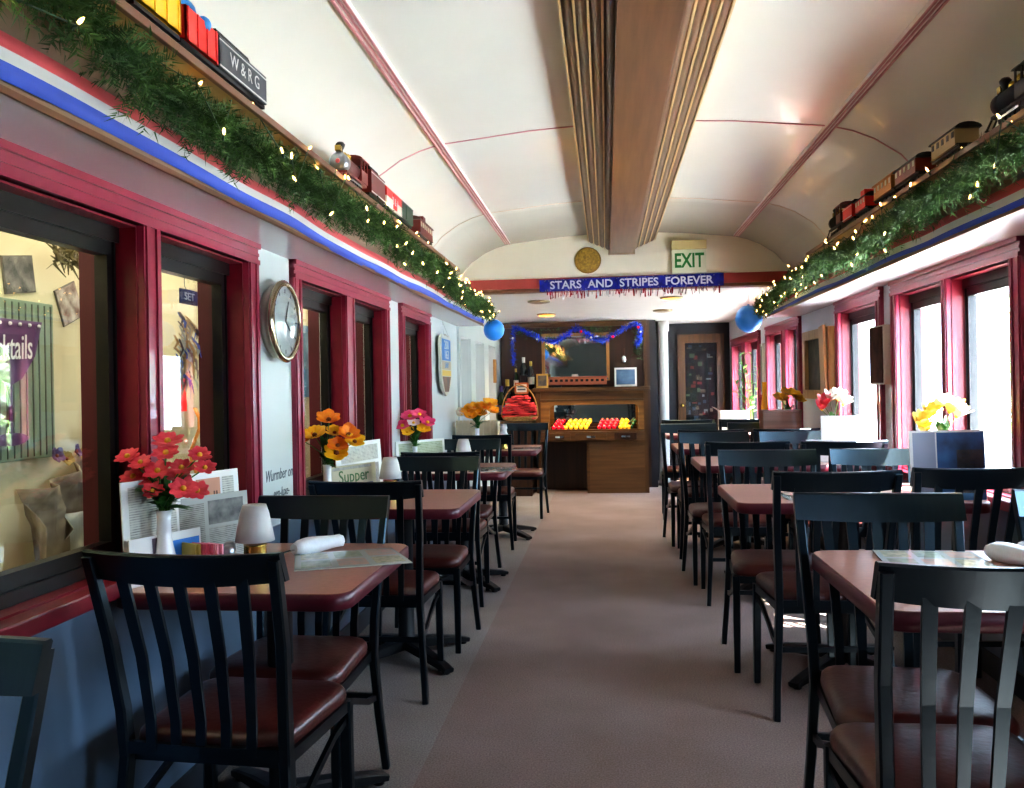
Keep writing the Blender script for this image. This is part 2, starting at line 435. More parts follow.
# bulkhead over the bar end, its red header and the lower ceiling
struct(MB().b2((WL - .02, YH, 2.138), (WR + .02, YH + .1, 2.72)).build('wall_header', M_cream))
h = MB().b2((WL, YH - .03, 2.138), (WR, YH + .11, 2.222), .004)
h.m(1).b2((WL, YH - .022, 2.112), (WR, YH + .11, 2.138))
struct(h.build('trim_10', [mat('header_red', '#a8453f', rough=.35, noise=.1), M_brownedge]))
for k, (xa, xb) in enumerate(((WL, WL + .03), (WR - .03, WR))):
    h = MB().b2((xa, Y0, 2.14), (xb, YH - .03, 2.215)); struct(h.build('trim_%d' % (11 + k), MATS['header_red']))
struct(MB().b2((WL - .02, YH + .1, ZV), (WR + .02, YE + .1, ZV + .08)).build('ceiling_low', mat('low_ceiling_paint', '#e4dfd8', rough=.35, noise=.03)))
# end walls
struct(MB().b2((WL, 11.2, 0), (.42, 11.32, ZV)).build('wall_alcove', M_wddark))
a = MB().b2((.42, 11.2, 0), (.5, YE, ZV)); struct(a.build('wall_passage', M_dark))
struct(MB().b2((.3, YE, 0), (WR, YE + .12, ZV)).build('wall_end', M_dark))
struct(MB().b2((WL - WT, Y0 - .12, -.1), (WR + WT, Y0, 2.75)).build('wall_rear', M_wall))

# glazed door at the far end of the passage
d = struct(empty('door_1', (1.14, YE - .03, 0)))
f = MB(); hw = .31
f.b2((-hw, -.02, 0), (-hw + .1, .03, 1.98)); f.b2((hw - .1, -.02, 0), (hw, .03, 1.98))
f.b2((-hw + .1, -.02, 1.86), (hw - .1, .03, 1.98)); f.b2((-hw + .1, -.02, 0), (hw - .1, .03, .72))
f.build('door_frame', M_wdv, d)
MB().b2((-hw + .1, .0, .72), (hw - .1, .008, 1.86)).build('glass', glass_mat('door_glass', '#dfe4e4', .06), d)
b = MB()
rr = random.Random(3); cols = ['#a08a70', '#b84a48', '#5a708a', '#c8d2d2', '#2c3038', '#8a9a7a', '#e0d4b8']
for i in range(60):
    b.m(rr.randrange(7)); x = rr.uniform(-hw + .1, hw - .14); z = .75 + 1.06 * rr.random(); w = rr.uniform(.02, .07); hh = rr.uniform(.015, .06)
    b.b2((x, .021, z), (min(x + w, hw - .1), .026, min(z + hh, 1.86)))
b.build('clutter_behind_glass', [mat('clutter_%d' % i, q, rough=.5) for i, q in enumerate(cols)], d)  # added patches imitating the cluttered reflections in the door glass
hd = MB(); hd.tube([(-hw + .05, -.02, 1.02), (-hw + .05, -.06, 1.02)], .012, 8); hd.ball((-hw + .05, -.075, 1.02), .026); hd.build('door_handle', M_brass, d)

# round white post beside the bar cabinet
p = MB(); p.lathe([(.078, .0), (.078, .05), (.07, .055), (.07, 1.99), (.085, 2.0), (.085, ZV)], n=20)
tag(p.build('white_post', mat('post_white', '#a2a3a0', rough=.5)), 'white round post standing between the bar cabinet and the glass door', 'post').location = (.60, 11.45, 0)

# ------------------------------------------------------------------ display shelves, ribbons
def shelf(side):
    s = -1 if side == 'L' else 1
    xw = WL if side == 'L' else WR; xf = s * 1.25; xs = s * 1.08
    ye, yf = (5.65, 7.9) if side == 'L' else (5.45, 7.75)
    lab = 'long mustard shelf over the %s windows carrying a toy train' % ('left' if side == 'L' else 'right')
    t = thing('display_shelf', lab, 'shelf', (xf, 3, ZS))
    o = V((-xf, -3, -ZS))
    def bb(a, b, bev=0, m=None, nm=None):
        MB().b2(V(a) + o, V(b) + o, bev).build(nm, m, t)
    bb((xw, Y0, ZS), (xf + s * .012, yf, ZS + .012), 0, M_soffit, 'soffit_panel')
    bb((xf + s * .014, Y0, ZS + .0), (xf, yf, 2.07), 0, M_tan, 'fascia_panel')
    bb((xf, Y0, ZS - .006), (xf + -s * .006, yf, ZS + .008), 0, M_brownedge, 'lower_lip')
    bb((xw, ye, 2.058), (xf, yf, 2.07), 0, M_tan, 'ledge')
    bb((xw, yf - .012, ZS), (xf, yf, 2.07), 0, M_soffit, 'end_panel')
    bb((xw + s * -.03, Y0, 2.07), (xs + s * .012, ye, 2.086), 0, M_must, 'shelf_board')
    bb((xs, Y0, 2.066), (xs + s * .014, ye, 2.086), .002, M_brownedge, 'edge_strip')
    if side == 'L':
        pass
    # ribbon
    rb = MB(); n = 120; yA = -.2
    rws = []
    rr = random.Random(5 if side == 'L' else 9)
    ph = [rr.uniform(0, 6) for _ in range(4)]
    for i in range(n + 1):
        y = yA + (yf - .02 - yA) * i / n
        wav = .004 * math.sin(y * 2.1 + ph[0]) + .003 * math.sin(y * 5.3 + ph[1])
        if side == 'R': wav += -.012 * abs(math.sin(y * 1.5))+.008
        else: wav += -.012 * max(0, math.sin((y - 3.0) * 1.25)) * (1 if y > 3 else .3) + .004
        xo = xf - s * (.006 + .003 * math.sin(y * 9))
        zb = ZS + .010 + wav
        hs = (0, .036, .062, .09) if side == 'L' else (0, .022, .052, .085)
        rws.append([V((xo - s * .002 * (k % 2), y, zb + h_)) for k, h_ in enumerate(hs)])
    vr = [[rb.bm.verts.new(p) for p in r_] for r_ in rws]
    for a, b_ in zip(vr, vr[1:]):
        for k in range(3):
            fc = rb.bm.faces.new((a[k], a[k + 1], b_[k + 1], b_[k])); fc.material_index = k; fc.smooth = True
    ro = rb.build('striped_ribbon', [M_blue, M_white, M_rred])
    ro.modifiers.new('thick', 'SOLIDIFY').thickness = .0015
    tag(ro, 'blue white and red ribbon along the %s shelf fascia above the windows' % ('left' if side == 'L' else 'right'), 'ribbon')
    return t
shelf('L'); shelf('R')

# ------------------------------------------------------------------ garlands and light strings
def garland(side):
    rr = random.Random(11 if side == 'L' else 23)
    s = -1 if side == 'L' else 1
    y1 = 7.95 if side == 'L' else 7.78
    yS = .4
    def cen(y):
        z = (2.017 if side == 'L' else 2.0) + .022 * math.sin(y * 1.9 + (0 if side == 'L' else 2)) + .012 * math.sin(y * 5 + 1)
        if side == 'L' and y > 5.6: z -= (y - 5.6) * .022
        if side == 'R' and y > 5.4: z -= (y - 5.4) * .02
        x = s * (1.155 + .01 * math.sin(y * 3.3))
        if y > 5.7: x -= -s * min(.05, (y - 5.7) * .06)
        return V((x, y, z))
    cb = MB(); cb.tube([cen(yS + (y1 - yS) * i / 60) for i in range(61)], .009, 5)
    bm = cb.bm; cb.mi = 0
    nspr = int(430 * (y1 - yS))
    for k in range(nspr):
        y = rr.uniform(yS, y1); c0 = cen(y)
        a = rr.uniform(0, 2 * PI)
        dv = V((math.cos(a), rr.uniform(-.8, .8), math.sin(a))).normalized()
        if dv.x * s > .2 and rr.random() < .7: dv.x *= -1
        L = rr.uniform(.05, .10) * 1
        sag = V((0, 0, -.22))
        tip = c0 + (dv + sag * .5) * L
        mi = 0 if rr.random() < .75 else 1
        side_v = dv.cross(V((rr.uniform(-1, 1), rr.uniform(-1, 1), rr.uniform(-1, 1)))).normalized()
        sv2 = dv.cross(side_v)
        nn = 17
        for i in range(nn):
            t = .15 + .85 * i / (nn - 1)
            base = c0.lerp(tip, t)
            b_ = rr.uniform(0, 2 * PI)
            rd = side_v * math.cos(b_) + sv2 * math.sin(b_)
            nd = (dv * .75 + rd * .9).normalized()
            l = rr.uniform(.018, .030) * (1.0 if t < .9 else 1.2)
            w = nd.cross(rd.cross(dv)).normalized() * .0021
            q = [bm.verts.new(base - w), bm.verts.new(base + w), bm.verts.new(base + nd * l)]
            fc = bm.faces.new(q); fc.material_index = mi
    g = cb.build('pine_garland', [M_needle, M_needle2], fix=False)
    tag(g, 'green artificial pine garland hanging along the %s shelf above the windows' % ('left' if side == 'L' else 'right'), 'garland')
    # string of warm bulbs
    ls = thing('light_string', 'string of small warm white bulbs woven through the %s pine garland' % ('left' if side == 'L' else 'right'), 'string lights', (0, 0, 0))
    nb = 84
    pts = []
    for i in range(nb):
        t = (i + rr.random() * .9) / nb
        y = 1.0 + (y1 - 1.0) * (t ** .72)
        c0 = cen(y); a = rr.uniform(-.2, 1.0) * PI if side == 'L' else rr.uniform(-.3, .9) * PI
        rad = rr.uniform(.075, .112)
        pts.append(c0 + V((-s * math.cos(a - PI / 4) * rad, 0, math.sin(a - PI / 4) * rad)))
    MB().tube(pts, .0022, 4).build('green_wire', M_cablegreen, ls)
    bl = MB(); bl.lathe([(.001, .022), (.0026, .018), (.0036, .012), (.003, .006), (.0022, .003)], n=8)
    bulb_me = None
    for i, p in enumerate(pts):
        if bulb_me is None:
            b0 = bl.build('bulb', M_bulb, ls); b0.location = p; bulb_me = b0
            so = MB().lathe([(.0034, -.012), (.0038, .004)], n=7).build('bulb_socket', M_cablegreen, b0)
        else:
            b0 = bulb_me.copy(); COL.objects.link(b0); b0.location = p
            s0 = so.copy(); COL.objects.link(s0); s0.parent = b0
        b0.rotation_euler = (rr.uniform(-.9, .9), rr.uniform(-.9, .9), 0)
garland('L'); garland('R')

# balloons at the far ends of the garlands
for nm, loc, r, lab in (('L', (-1.16, 7.98, 1.835), .098, 'small round blue balloon at the far end of the left garland'),
                        ('R', (1.10, 7.72, 1.86), .118, 'larger round blue balloon at the far end of the right garland')):
    t = thing('balloon', lab, 'balloon', loc)
    b = MB(); b.lathe([(.004, -1.02 * r), (.35 * r, -.95 * r), (.68 * r, -.74 * r), (.9 * r, -.42 * r), (1.0 * r, 0), (.92 * r, .4 * r), (.7 * r, .72 * r), (.38 * r, .94 * r), (.004, 1.0 * r)], n=24)
    b.build('rubber_skin', M_balloon, t)
    MB().lathe([(.008, r * .98), (.012, r * 1.05), (.004, r * 1.08)], n=10).build('knot', M_balloon, t)
    MB().tube([(0, 0, r * 1.06), (.005, 0, r * 1.06 + .04), (0, 0, .23)], .0015, 4).build('string', M_paper, t)

# ------------------------------------------------------------------ signs on the bulkhead
M_exitg = mat('exit_green', '#1f7a34', rough=.5)
e = thing('exit_sign', 'cream box exit sign with green letters on the bulkhead right of the beam', 'sign', (.565, YH, 2.225))
MB().b2((-.14, -.045, 0), (.14, 0, .2), .004).build('sign_plate', mat('exit_face', '#dfe0c8', rough=.4), e)
MB().b2((-.145, -.06, .2), (.145, 0, .275), .004).build('lamp_housing', mat('exit_housing', '#d8c68c', rough=.45), e)
text('lettering', 'EXIT', .165, (0, -.047, .102), (1, 0, 0), (0, 0, 1), M_exitg, e, bold=.004, sx=.72)
sp = thing('speaker_disc', 'round gold perforated speaker disc on the bulkhead left of the beam end', 'speaker', (-.275, YH, 2.365))
MB().lathe([(.108, 0), (.112, -.012), (.104, -.02), (.098, -.02)], n=28, axis='Y').build('rim', mat('rim_gold', '#8a6c28', rough=.4, metal=.4), sp)
gr = MB(); gr.lathe([(.098, -.02), (.07, -.026), (.03, -.029), (.002, -.03)], n=28, axis='Y', cap=False)
gr.build('grille', mat('speaker_cloth', '#a5832f', rough=.7, col2='#6b5218', nscale=60), sp)

bn = thing('foil_banner', 'blue foil banner reading stars and stripes forever hung from the red header', 'banner', (.08, YH - .05, 2.16))
sl = .012
b = MB()
b.poly([(-.765, 0, .045), (-.765, 0, -.055), (.765, 0, -.045 + .0), (.765, 0, .062)], .002, (0, -1, 0))
M_foilb = mat('blue_foil', '#2634b8', rough=.25, metal=.4, col2='#141a70', nscale=22, bump=.3, bscale=25)
M_foils = mat('silver_foil', '#d8dce4', rough=.15, metal=.8, bump=.2)
M_foilr = mat('red_foil', '#b02038', rough=.2, metal=.5)
b.build('banner_strip', M_foilb, bn)
text('lettering', 'STARS  AND  STRIPES  FOREVER', .092, (0, -.004, .0), (1, 0, .007), (-.007, 0, 1), mat('banner_letters', '#d4d6de', rough=.3, metal=.2), bn, bold=.002, sx=1.04)
st = MB(); rr = random.Random(2)
for i in range(70):
    x = rr.uniform(-.75, .75); z = rr.choice((.048, -.04)) + rr.uniform(-.01, .006) + x * .009; r = .006
    pts = []
    for k in range(10):
        a = PI / 2 + k * PI / 5; q = r if k % 2 == 0 else r * .4
        pts.append((x + q * math.cos(a), -.0035, z + q * math.sin(a)))
    st.poly(pts)
st.build('silver_stars', M_foils, bn)
fr = MB()
for i in range(110):
    x = rr.uniform(-.77, .77); fr.m(0 if rr.random() < .62 else 1); L = rr.uniform(.03, .075); w = rr.uniform(.004, .012)
    z = -.05 + x * .006; dx = rr.uniform(-.012, .012)
    fr.quad((x - w / 2, -.001, z), (x + w / 2, -.003, z), (x + w / 2 + dx, -.006, z - L), (x - w / 2 + dx, -.003, z - L))
fr.build('tinsel_fringe', [M_foilr, M_foils], bn)['kind'] = 'stuff'

# downlights in the low ceiling
dl = None
for k, (x, y, lit, lab) in enumerate(((-.77, 8.37, 0, 'unlit round downlight in the low ceiling, nearest on the left'),
                                     (-.80, 9.88, 1, 'lit amber downlight in the low ceiling above the bar on the left'),
                                     (.50, 9.76, 0, 'unlit round downlight in the low ceiling, farther on the right'),
                                     (.49, 8.34, 1, 'lit amber downlight in the low ceiling behind the right part of the banner'))):
    t = thing('downlight', lab, 'ceiling light', (x, y, ZV), group='downlights in the low ceiling')
    MB().lathe([(.11, 0), (.108, -.014), (.085, -.02)], n=24, cap=True).build('trim_ring', mat('downlight_ring', '#8a7a5c', rough=.35, metal=.4), t)
    MB().lathe([(.085, -.0205), (.05, -.026), (.003, -.028)], n=24, cap=False).build('lens', mat('amber_lens', '#e0a040', emis='#ffab30', estr=2.5) if lit else mat('dull_lens', '#8f7f68', rough=.4), t)

# ------------------------------------------------------------------ chairs
def make_chair():
    root = empty('dining_chair')
    # seat cushion
    b = MB(); rs = []
    def ring(k, z):
        pts = []
        for x, y in rrect(1, 1, .16, 4):
            w = (.385 + (.43 - .385) * (y + .5)) * k; pts.append(V((x * w, y * .41 * k, z)))
        return pts
    for k, z in ((.94, .415), (.99, .422), (1.0, .435), (.99, .45), (.95, .461), (.85, .467), (.55, .471), (.1, .472)): rs.append(ring(k, z))
    b.rings(rs, True, True); b.build('seat', M_seat, root)
    # apron under the seat
    b = MB()
    b.b2((-.2, .165, .385), (.2, .19, .417)); b.b2((-.185, -.19, .385), (.185, -.17, .417))
    for s in (-1, 1): b.bar([(s * .187, -.18, .401), (s * .2, .18, .401)], (0, 0, 1), .032, .022)
    b.build('seat_frame', M_black, root)
    for s in (-1, 1):
        MB().bar([(s * .2, .178, .415), (s * .201, .182, .2), (s * .203, .19, 0.0)], (1, 0, 0), [.032, .03, .026], [.03, .028, .026], True).build('leg', M_black, root)
    for s in (-1, 1):
        pts = [(s * .226, -.235, 0), (s * .212, -.208, .2), (s * .2, -.195, .40), (s * .203, -.205, .52), (s * .214, -.235, .70), (s * .2245, -.292, .915)]
        MB().bar(pts, (1, 0, 0), [.024, .026, .028, .028, .027, .026], [.028, .034, .036, .034, .03, .026], True).build('leg', M_black, root)['label'] = 'rear leg running up into the back post'
    # crest rail, curved in plan
    n = 24; rs = []
    for i in range(n + 1):
        t = -1 + 2 * i / n; x = t * .2375; dip = .032 * (1 - t * t); y = -.285 - dip
        zt = .93 - .004 * (1 - t * t); zb = .846 + .012 * t * t
        lean = .03
        rs.append([V((x, y + lean - .010, zb)), V((x, y + lean + .010, zb)), V((x, y + .012, zt - .004)), V((x, y + .006, zt)), V((x, y - .008, zt)), V((x, y - .012, zt - .005))])
    b = MB(); b.rings(rs, True, False); b.build('crest_rail', M_black, root)
    MB().bar([(-.19, -.206, .425), (0, -.216, .425), (.19, -.206, .425)], (0, 0, 1), .03, .014).build('lower_rail', M_black, root)
    for i in range(5):
        t = (-2 + i) / 3.05
        xb, xt = t * .19, t * .222
        dip = .032 * (1 - t * t)
        MB().bar([(xb, -.214, .42), (xb * .92 + xt * .08, -.214, .50), (xb * .6 + xt * .4, -.228 - dip * .4, .66), (xt, -.268 - dip, .868)], (1, 0, 0), [.023, .024, .026, .028], .009).build('back_slat', M_black, root)
    # curved side braces and rear crossbar
    for s in (-1, 1):
        pts = [(s * .2, .172, .36), (s * .199, .09, .345), (s * .2, -.02, .305), (s * .203, -.12, .268), (s * .205, -.205, .255)]
        MB().bar(pts, (1, 0, 0), .012, .02).build('brace', M_black, root)
    MB().bar([(-.206, -.203, .255), (.206, -.203, .255)], (0, 0, 1), .02, .014).build('crossbar', M_black, root)
    return root
chair0 = make_chair(); used = [False]
def chair(x, y, toward, label, group, rz=0, sc=1.0):
    """y = seat centre; toward=+1: looks down the car (we see its back); -1: looks at the camera"""
    o = chair0 if not used[0] else dup(chair0)
    used[0] = True
    o.location = (x, y, 0); o.rotation_euler = (0, 0, math.radians(rz) + (0 if toward > 0 else PI)); o.scale = (sc if sc == 1 else sc * .965, sc, sc)
    tag(o, label, 'chair', group)
    return o
GL, GR, GW = 'black slat-back chairs at the left tables', 'black slat-back chairs on the aisle side of the right tables', 'black slat-back chairs on the window side of the right tables'
chair(-1.225, .95, -1, 'black chair cut off at the lower left corner, only its back corner showing', GL)
chair(-1.12, 2.25, 1, 'nearest left black chair, its slatted back to the viewer, before the red flower table', GL, -4).scale = (1.06, 1.05, 1.0)
chair(-1.148, 2.70, -1, 'black chair facing the viewer behind the near left table with the napkin roll', GL, -2)
chair(-1.125, 3.77, 1, 'black chair with its back turned, before the left table holding orange and yellow flowers', GL, -1)
chair(-1.08, 4.42, -1, 'black chair facing the viewer behind the left table with orange and yellow flowers', GL, -2)
chair(-1.12, 5.35, 1, 'black chair tucked with its back turned at the left table with pink and yellow flowers', GL)
chair(-1.16, 6.02, -1, 'black chair facing the viewer behind the left table with pink and yellow flowers', GL, -2)
chair(-1.13, 7.15, 1, 'black chair with its back turned at the left table with the slatted planter', GL)
chair(-.99, 8.76, -1, 'farthest left black chair, facing the viewer before the basket of red napkins', GL, -2)
S = 1.04
chair(.585, 1.97, 1, 'nearest right black chair, its back to the viewer, cut off at bottom right', GR, 1, S)
chair(.64, 2.40, -1, 'black chair facing the viewer behind the nearest right table with two napkin rolls', GR, -3, S)
chair(.705, 3.69, 1, 'aisle-side black chair, back turned, at the tulip and blue picture menu table', GR, 3, S)
chair(.64, 4.19, -1, 'aisle-side black chair facing the viewer behind the tulip and blue picture menu table', GR, -3, S)
chair(.66, 5.44, 1, 'aisle-side black chair, back turned, at the table with blank white menu boards', GR, 1, S)
chair(.61, 5.93, -1, 'aisle-side black chair facing the viewer behind the blank white menu boards table', GR, 2, S)
chair(.62, 6.82, 1, 'aisle-side black chair, back turned, at the table with the brown wooden box', GR, 0, S)
chair(.57, 7.30, -1, 'black chair facing the viewer on the aisle side behind the brown wooden box table', GR, 3, S)
chair(.62, 8.72, 1, 'farthest aisle-side right black chair, back turned, at the leafy plant table', GR, 0, S)
chair(1.30, 2.46, -1, 'black chair facing the viewer at the extreme right edge behind the nearest right table', GW, -2, S)
chair(1.255, 3.79, 1, 'black chair with its back turned beside the window, just before the blue picture menu', GW, 2, S)
chair(1.19, 4.20, -1, 'window-side black chair facing the viewer behind the tulip and blue picture menu table', GW, -3, S)
chair(1.20, 5.42, 1, 'black chair with its back turned by the window at the blank white menu boards', GW, 0, S)
chair(1.15, 5.90, -1, 'black chair facing the viewer by the window behind the blank white menu boards', GW, 0, S)
chair(1.17, 6.86, 1, 'black chair with its back turned by the window in front of the brown wooden box', GW, 0, S)
chair(1.13, 7.34, -1, 'black chair facing the viewer by the window behind the brown wooden box table', GW, 0, S)
chair(1.16, 8.75, 1, 'farthest window-side right black chair, back turned, at the leafy plant table', GW, 0, S)

# ------------------------------------------------------------------ tables
def make_table(w, d, zt=.77, foot=.36, diag=True):
    r = empty('dining_table')
    b = MB(); p = rrect(w, d, .06, 6)
    p2 = rrect(w - .012, d - .012, .055, 6)
    b.rings([[V((x, y, zt - .004)) for x, y in p2], [V((x, y, zt)) for x, y in p2]], True, False)
    b.build('tabletop', M_lam, r)
    b = MB(); b.rings([[V((x, y, zt - .046)) for x, y in p2], [V((x, y, zt - .042)) for x, y in p], [V((x, y, zt - .004)) for x, y in p], [V((x, y, zt - .001)) for x, y in p2]], True, True)
    b.build('edge_band', M_band, r)
    k = min(.2, w * .3)
    MB().b2((-k, -.025, zt - .066), (k, .025, zt - .046)).b2((-.025, -k, zt - .066), (.025, k, zt - .046)).build('top_bracket', M_iron, r)
    MB().lathe([(.055, .05), (.04, .07), (.038, zt - .07), (.06, zt - .06)], n=18).build('column', M_iron, r)
    for i in range(4):
        a = i * PI / 2 + (PI / 4 if diag else 0); c, s_ = math.cos(a), math.sin(a)
        f = MB(); f.bar([(c * .03, s_ * .03, .07), (c * foot * .5, s_ * foot * .5, .05), (c * foot * .88, s_ * foot * .88, .028), (c * foot, s_ * foot, .018)], (-s_, c, 0), [.075, .06, .052, .05], [.055, .045, .03, .022], True)
        f.lathe([(.018, 0), (.018, .02)], c=(c * foot * .93, s_ * foot * .93, 0), n=10)
        f.build('base_foot', M_iron, r)
    return r
GT = 'maroon-edged dining tables'
def tab(o, x, y, label):
    o.location = (x, y, 0); tag(o, label, 'table', GT); return o
tL = make_table(.66, .75)
tab(tL, -1.145, 2.57, 'nearest left table, maroon-edged, with red flowers in a white vase')
tab(dup(tL), -1.125, 4.15, 'left maroon-edged table with orange and yellow flowers in a white vase')
tab(dup(tL), -1.105, 5.74, 'left maroon-edged table with pink and yellow flowers')
tab(dup(tL), -1.06, 7.62, 'farthest left maroon-edged table, with the slatted planter')
tR = make_table(1.02, .72, .80, .4)
tab(tR, .96, 2.32, 'nearest right table, maroon-edged, with two napkin rolls')
tab(dup(tR), .91, 4.07, 'right maroon-edged table with yellow and white tulips and a blue picture menu')
tab(dup(tR), .94, 5.78, 'right maroon-edged table with blank white menu boards')
tab(dup(tR), .91, 7.2, 'right maroon-edged table with a brown wooden box')
tab(dup(tR), .96, 9.1, 'farthest right maroon-edged table, with the leafy plant')

# ------------------------------------------------------------------ table-top things
ZL, ZR = .77, .80
def vase(loc, h, label, m=M_ceram):
    k = h / .2
    b = MB(); b.lathe([(.042 * k, 0), (.046 * k, .008 * k), (.043 * k, .03 * k), (.03 * k, .075 * k), (.021 * k, .12 * k), (.019 * k, .17 * k), (.022 * k, .2 * k), (.016 * k, .198 * k), (.014 * k, .12 * k)], n=20)
    o = b.build('bud_vase', m); o.location = loc
    return tag(o, label, 'vase', 'white bud vases on the tables')
def petal_flower(b, c, nrm, R, n, cup, rr, center=True, mats=(0, 1), wid=.42):
    nrm = V(nrm).normalized(); u = nrm.orthogonal().normalized(); w = nrm.cross(u); c = V(c)
    for layer in (0, 1):
        for i in range(n):
            a = 2 * PI * (i + .5 * layer) / n + rr.uniform(-.12, .12)
            d = u * math.cos(a) + w * math.sin(a); s_ = -u * math.sin(a) + w * math.cos(a)
            rad = R * (1 - .25 * layer) * rr.uniform(.88, 1.08); lift = cup * (1 + .5 * layer)
            b.m(mats[0])
            prof_ = [(0.08, .12, 0), (.45, wid, lift * .45), (.8, wid * .9, lift * .85), (1.0, wid * .25, lift)]
            pr = [[c + d * rad * t + nrm * rad * l + s_ * rad * ww, c + d * rad * t + nrm * rad * (l + .03), c + d * rad * t + nrm * rad * l - s_ * rad * ww] for t, ww, l in prof_]
            b.rings(pr, False, True, closed=False)
    if center:
        b.m(mats[1]); b.ball(c + nrm * R * .12, R * .22, 8)
def leaf(b, base, tip, w, rr):
    base = V(base); tip = V(tip); d = tip - base; s_ = d.cross(V((rr.uniform(-.3, .3), rr.uniform(-.3, .3), 1))).normalized() * w; bow = V((0, 0, -.12 * d.length))
    mid = base.lerp(tip, .5) - bow
    b.rings([[base + s_ * .1, base - s_ * .1], [base.lerp(tip, .25) - bow * .7 + s_ * .8, base.lerp(tip, .25) - bow * .7 - s_ * .8], [mid + s_, mid - s_], [base.lerp(tip, .8) - bow * .4 + s_ * .55, base.lerp(tip, .8) - bow * .4 - s_ * .55], [tip + s_ * .05, tip - s_ * .05]], False, True, closed=False)
def bouquet(loc, flowers, label, seed, leaves=26, spread=.1, ht=.1, mats=None, name='flower_bouquet'):
    """flowers: list of (dx,dy,dz, radius, kind-index, cup)"""
    rr = random.Random(seed)
    r = thing(name, label, 'flowers', loc, group='bouquets on the tables')
    st = MB(); lf = MB()
    for dx, dy, dz, R, ki, cup in flowers:
        p = V((dx, dy, dz)); st.tube([(0, 0, -.05), (dx * .25, dy * .25, dz * .5), p], .0022, 5)
    st.build('stems', M_stem, r)
    for i in range(leaves):
        a = rr.uniform(0, 2 * PI); z = rr.uniform(.0, ht); q = rr.uniform(.3, 1) * spread
        leaf(lf, (0, 0, z * .4), (math.cos(a) * q, math.sin(a) * q, z + rr.uniform(-.02, .05)), rr.uniform(.012, .02), rr)
    lf.build('leaves', M_leaf, r)
    for dx, dy, dz, R, ki, cup in flowers:
        b = MB(); n = V((dx * 1.2 + .1, dy * 1.2 - .35, .35 + dz * 1.5))
        petal_flower(b, (dx, dy, dz), n, R, (8 if cup < .3 else 6) if cup < .8 else 4, cup, rr, wid=.3 if cup < .3 else .42)
        b.build('blossom', [mats[ki], mats[-1]], r)
    return r
F_red = mat('petal_coral', '#d8344e', rough=.5, col2='#ee5a66', nscale=30)
F_or = mat('petal_orange', '#ee6a10', rough=.5, col2='#f8a020', nscale=25)
F_ye = mat('petal_yellow', '#f6b400', rough=.5, col2='#ffd430', nscale=25)
F_pk = mat('petal_pink', '#f03a78', rough=.5, col2='#ff6a98', nscale=25)
F_wh = mat('petal_white', '#f2efe4', rough=.5)
F_cen = mat('flower_centre', '#7a3a10', rough=.6)
rr = random.Random(4)
# nearest left table
vase((-1.395, 2.35, ZL), .2, 'white bud vase with coral red flowers on the nearest left table')
fl = []
for dx, dy, dz, R in ((-.105, .0, .15, .034), (-.10, .02, .09, .036), (-.055, -.02, .135, .03), (-.045, .02, .085, .038), (-.005, -.02, .11, .036), (.0, .03, .19, .04), (.015, -.01, .16, .036), (.045, .02, .115, .034),
                      (-.015, -.03, .055, .03), (.07, -.02, .06, .036), (.10, .0, .052, .034), (.095, .03, .15, .032), (.115, .02, .115, .03), (.03, .03, .09, .032), (-.075, .03, .115, .03)):
    fl.append((dx, dy, dz, R * 1.12, 0, .25))
bouquet((-1.395, 2.35, ZL + .2), fl, 'bunch of coral red daisies in the vase on the nearest left table', 1, 60, .085, .075, [F_red, mat('yellow_eye', '#d8a030')])
# left, second table
vase((-1.425, 3.9, ZL), .19, 'white bud vase with orange and yellow flowers on a left table')
fl = [(-.11, 0, .11, .055, 0, .5), (-.06, .01, .13, .06, 1, .5), (.01, 0, .20, .06, 0, .45), (.05, -.02, .05, .062, 1, .4), (.10, .01, .13, .058, 0, .5), (.13, 0, .10, .05, 1, .45), (.03, .02, .14, .045, 1, .5), (.06, -.03, .085, .05, 0, .4)]
bouquet((-1.425, 3.9, ZL + .19), fl, 'bunch of orange and yellow lilies in the vase on a left table', 2, 24, .06, .12, [F_or, F_ye, F_cen])
# left, third table
vase((-1.38, 5.55, ZL), .16, 'white bud vase with pink and yellow flowers on a left table')
fl = [(-.08, 0, .13, .06, 0, .3), (-.03, 0, .19, .065, 0, .3), (.03, .01, .20, .06, 0, .3), (.085, 0, .15, .055, 0, .3), (.0, -.03, .15, .045, 1, .3), (.06, -.02, .11, .05, 2, .35), (-.04, -.03, .09, .05, 2, .35)]
bouquet((-1.38, 5.55, ZL + .16), fl, 'bunch of pink white and yellow flowers in the vase on a left table', 3, 22, .07, .1, [F_pk, F_wh, F_ye, F_ye])
# left, fourth table
vase((-1.235, 7.32, ZL), .19, 'white bud vase with golden orange flowers before the slatted planter')
F_gold = mat('petal_golden', '#f09a10', rough=.5, col2='#ffbe30', nscale=25)
fl = [(-.07, 0, .14, .07, 0, .45), (-.02, 0, .17, .07, 0, .45), (-.05, -.02, .10, .06, 0, .4), (.06, .0, .17, .07, 1, .45), (.11, 0, .20, .07, 1, .45), (.13, 0, .14, .065, 1, .45), (.02, .02, .12, .06, 0, .4)]
bouquet((-1.235, 7.32, ZL + .19), fl, 'bunch of golden orange flowers before the slatted planter', 4, 20, .11, .1, [F_gold, mat('petal_amber', '#f8b030', rough=.5), F_or])
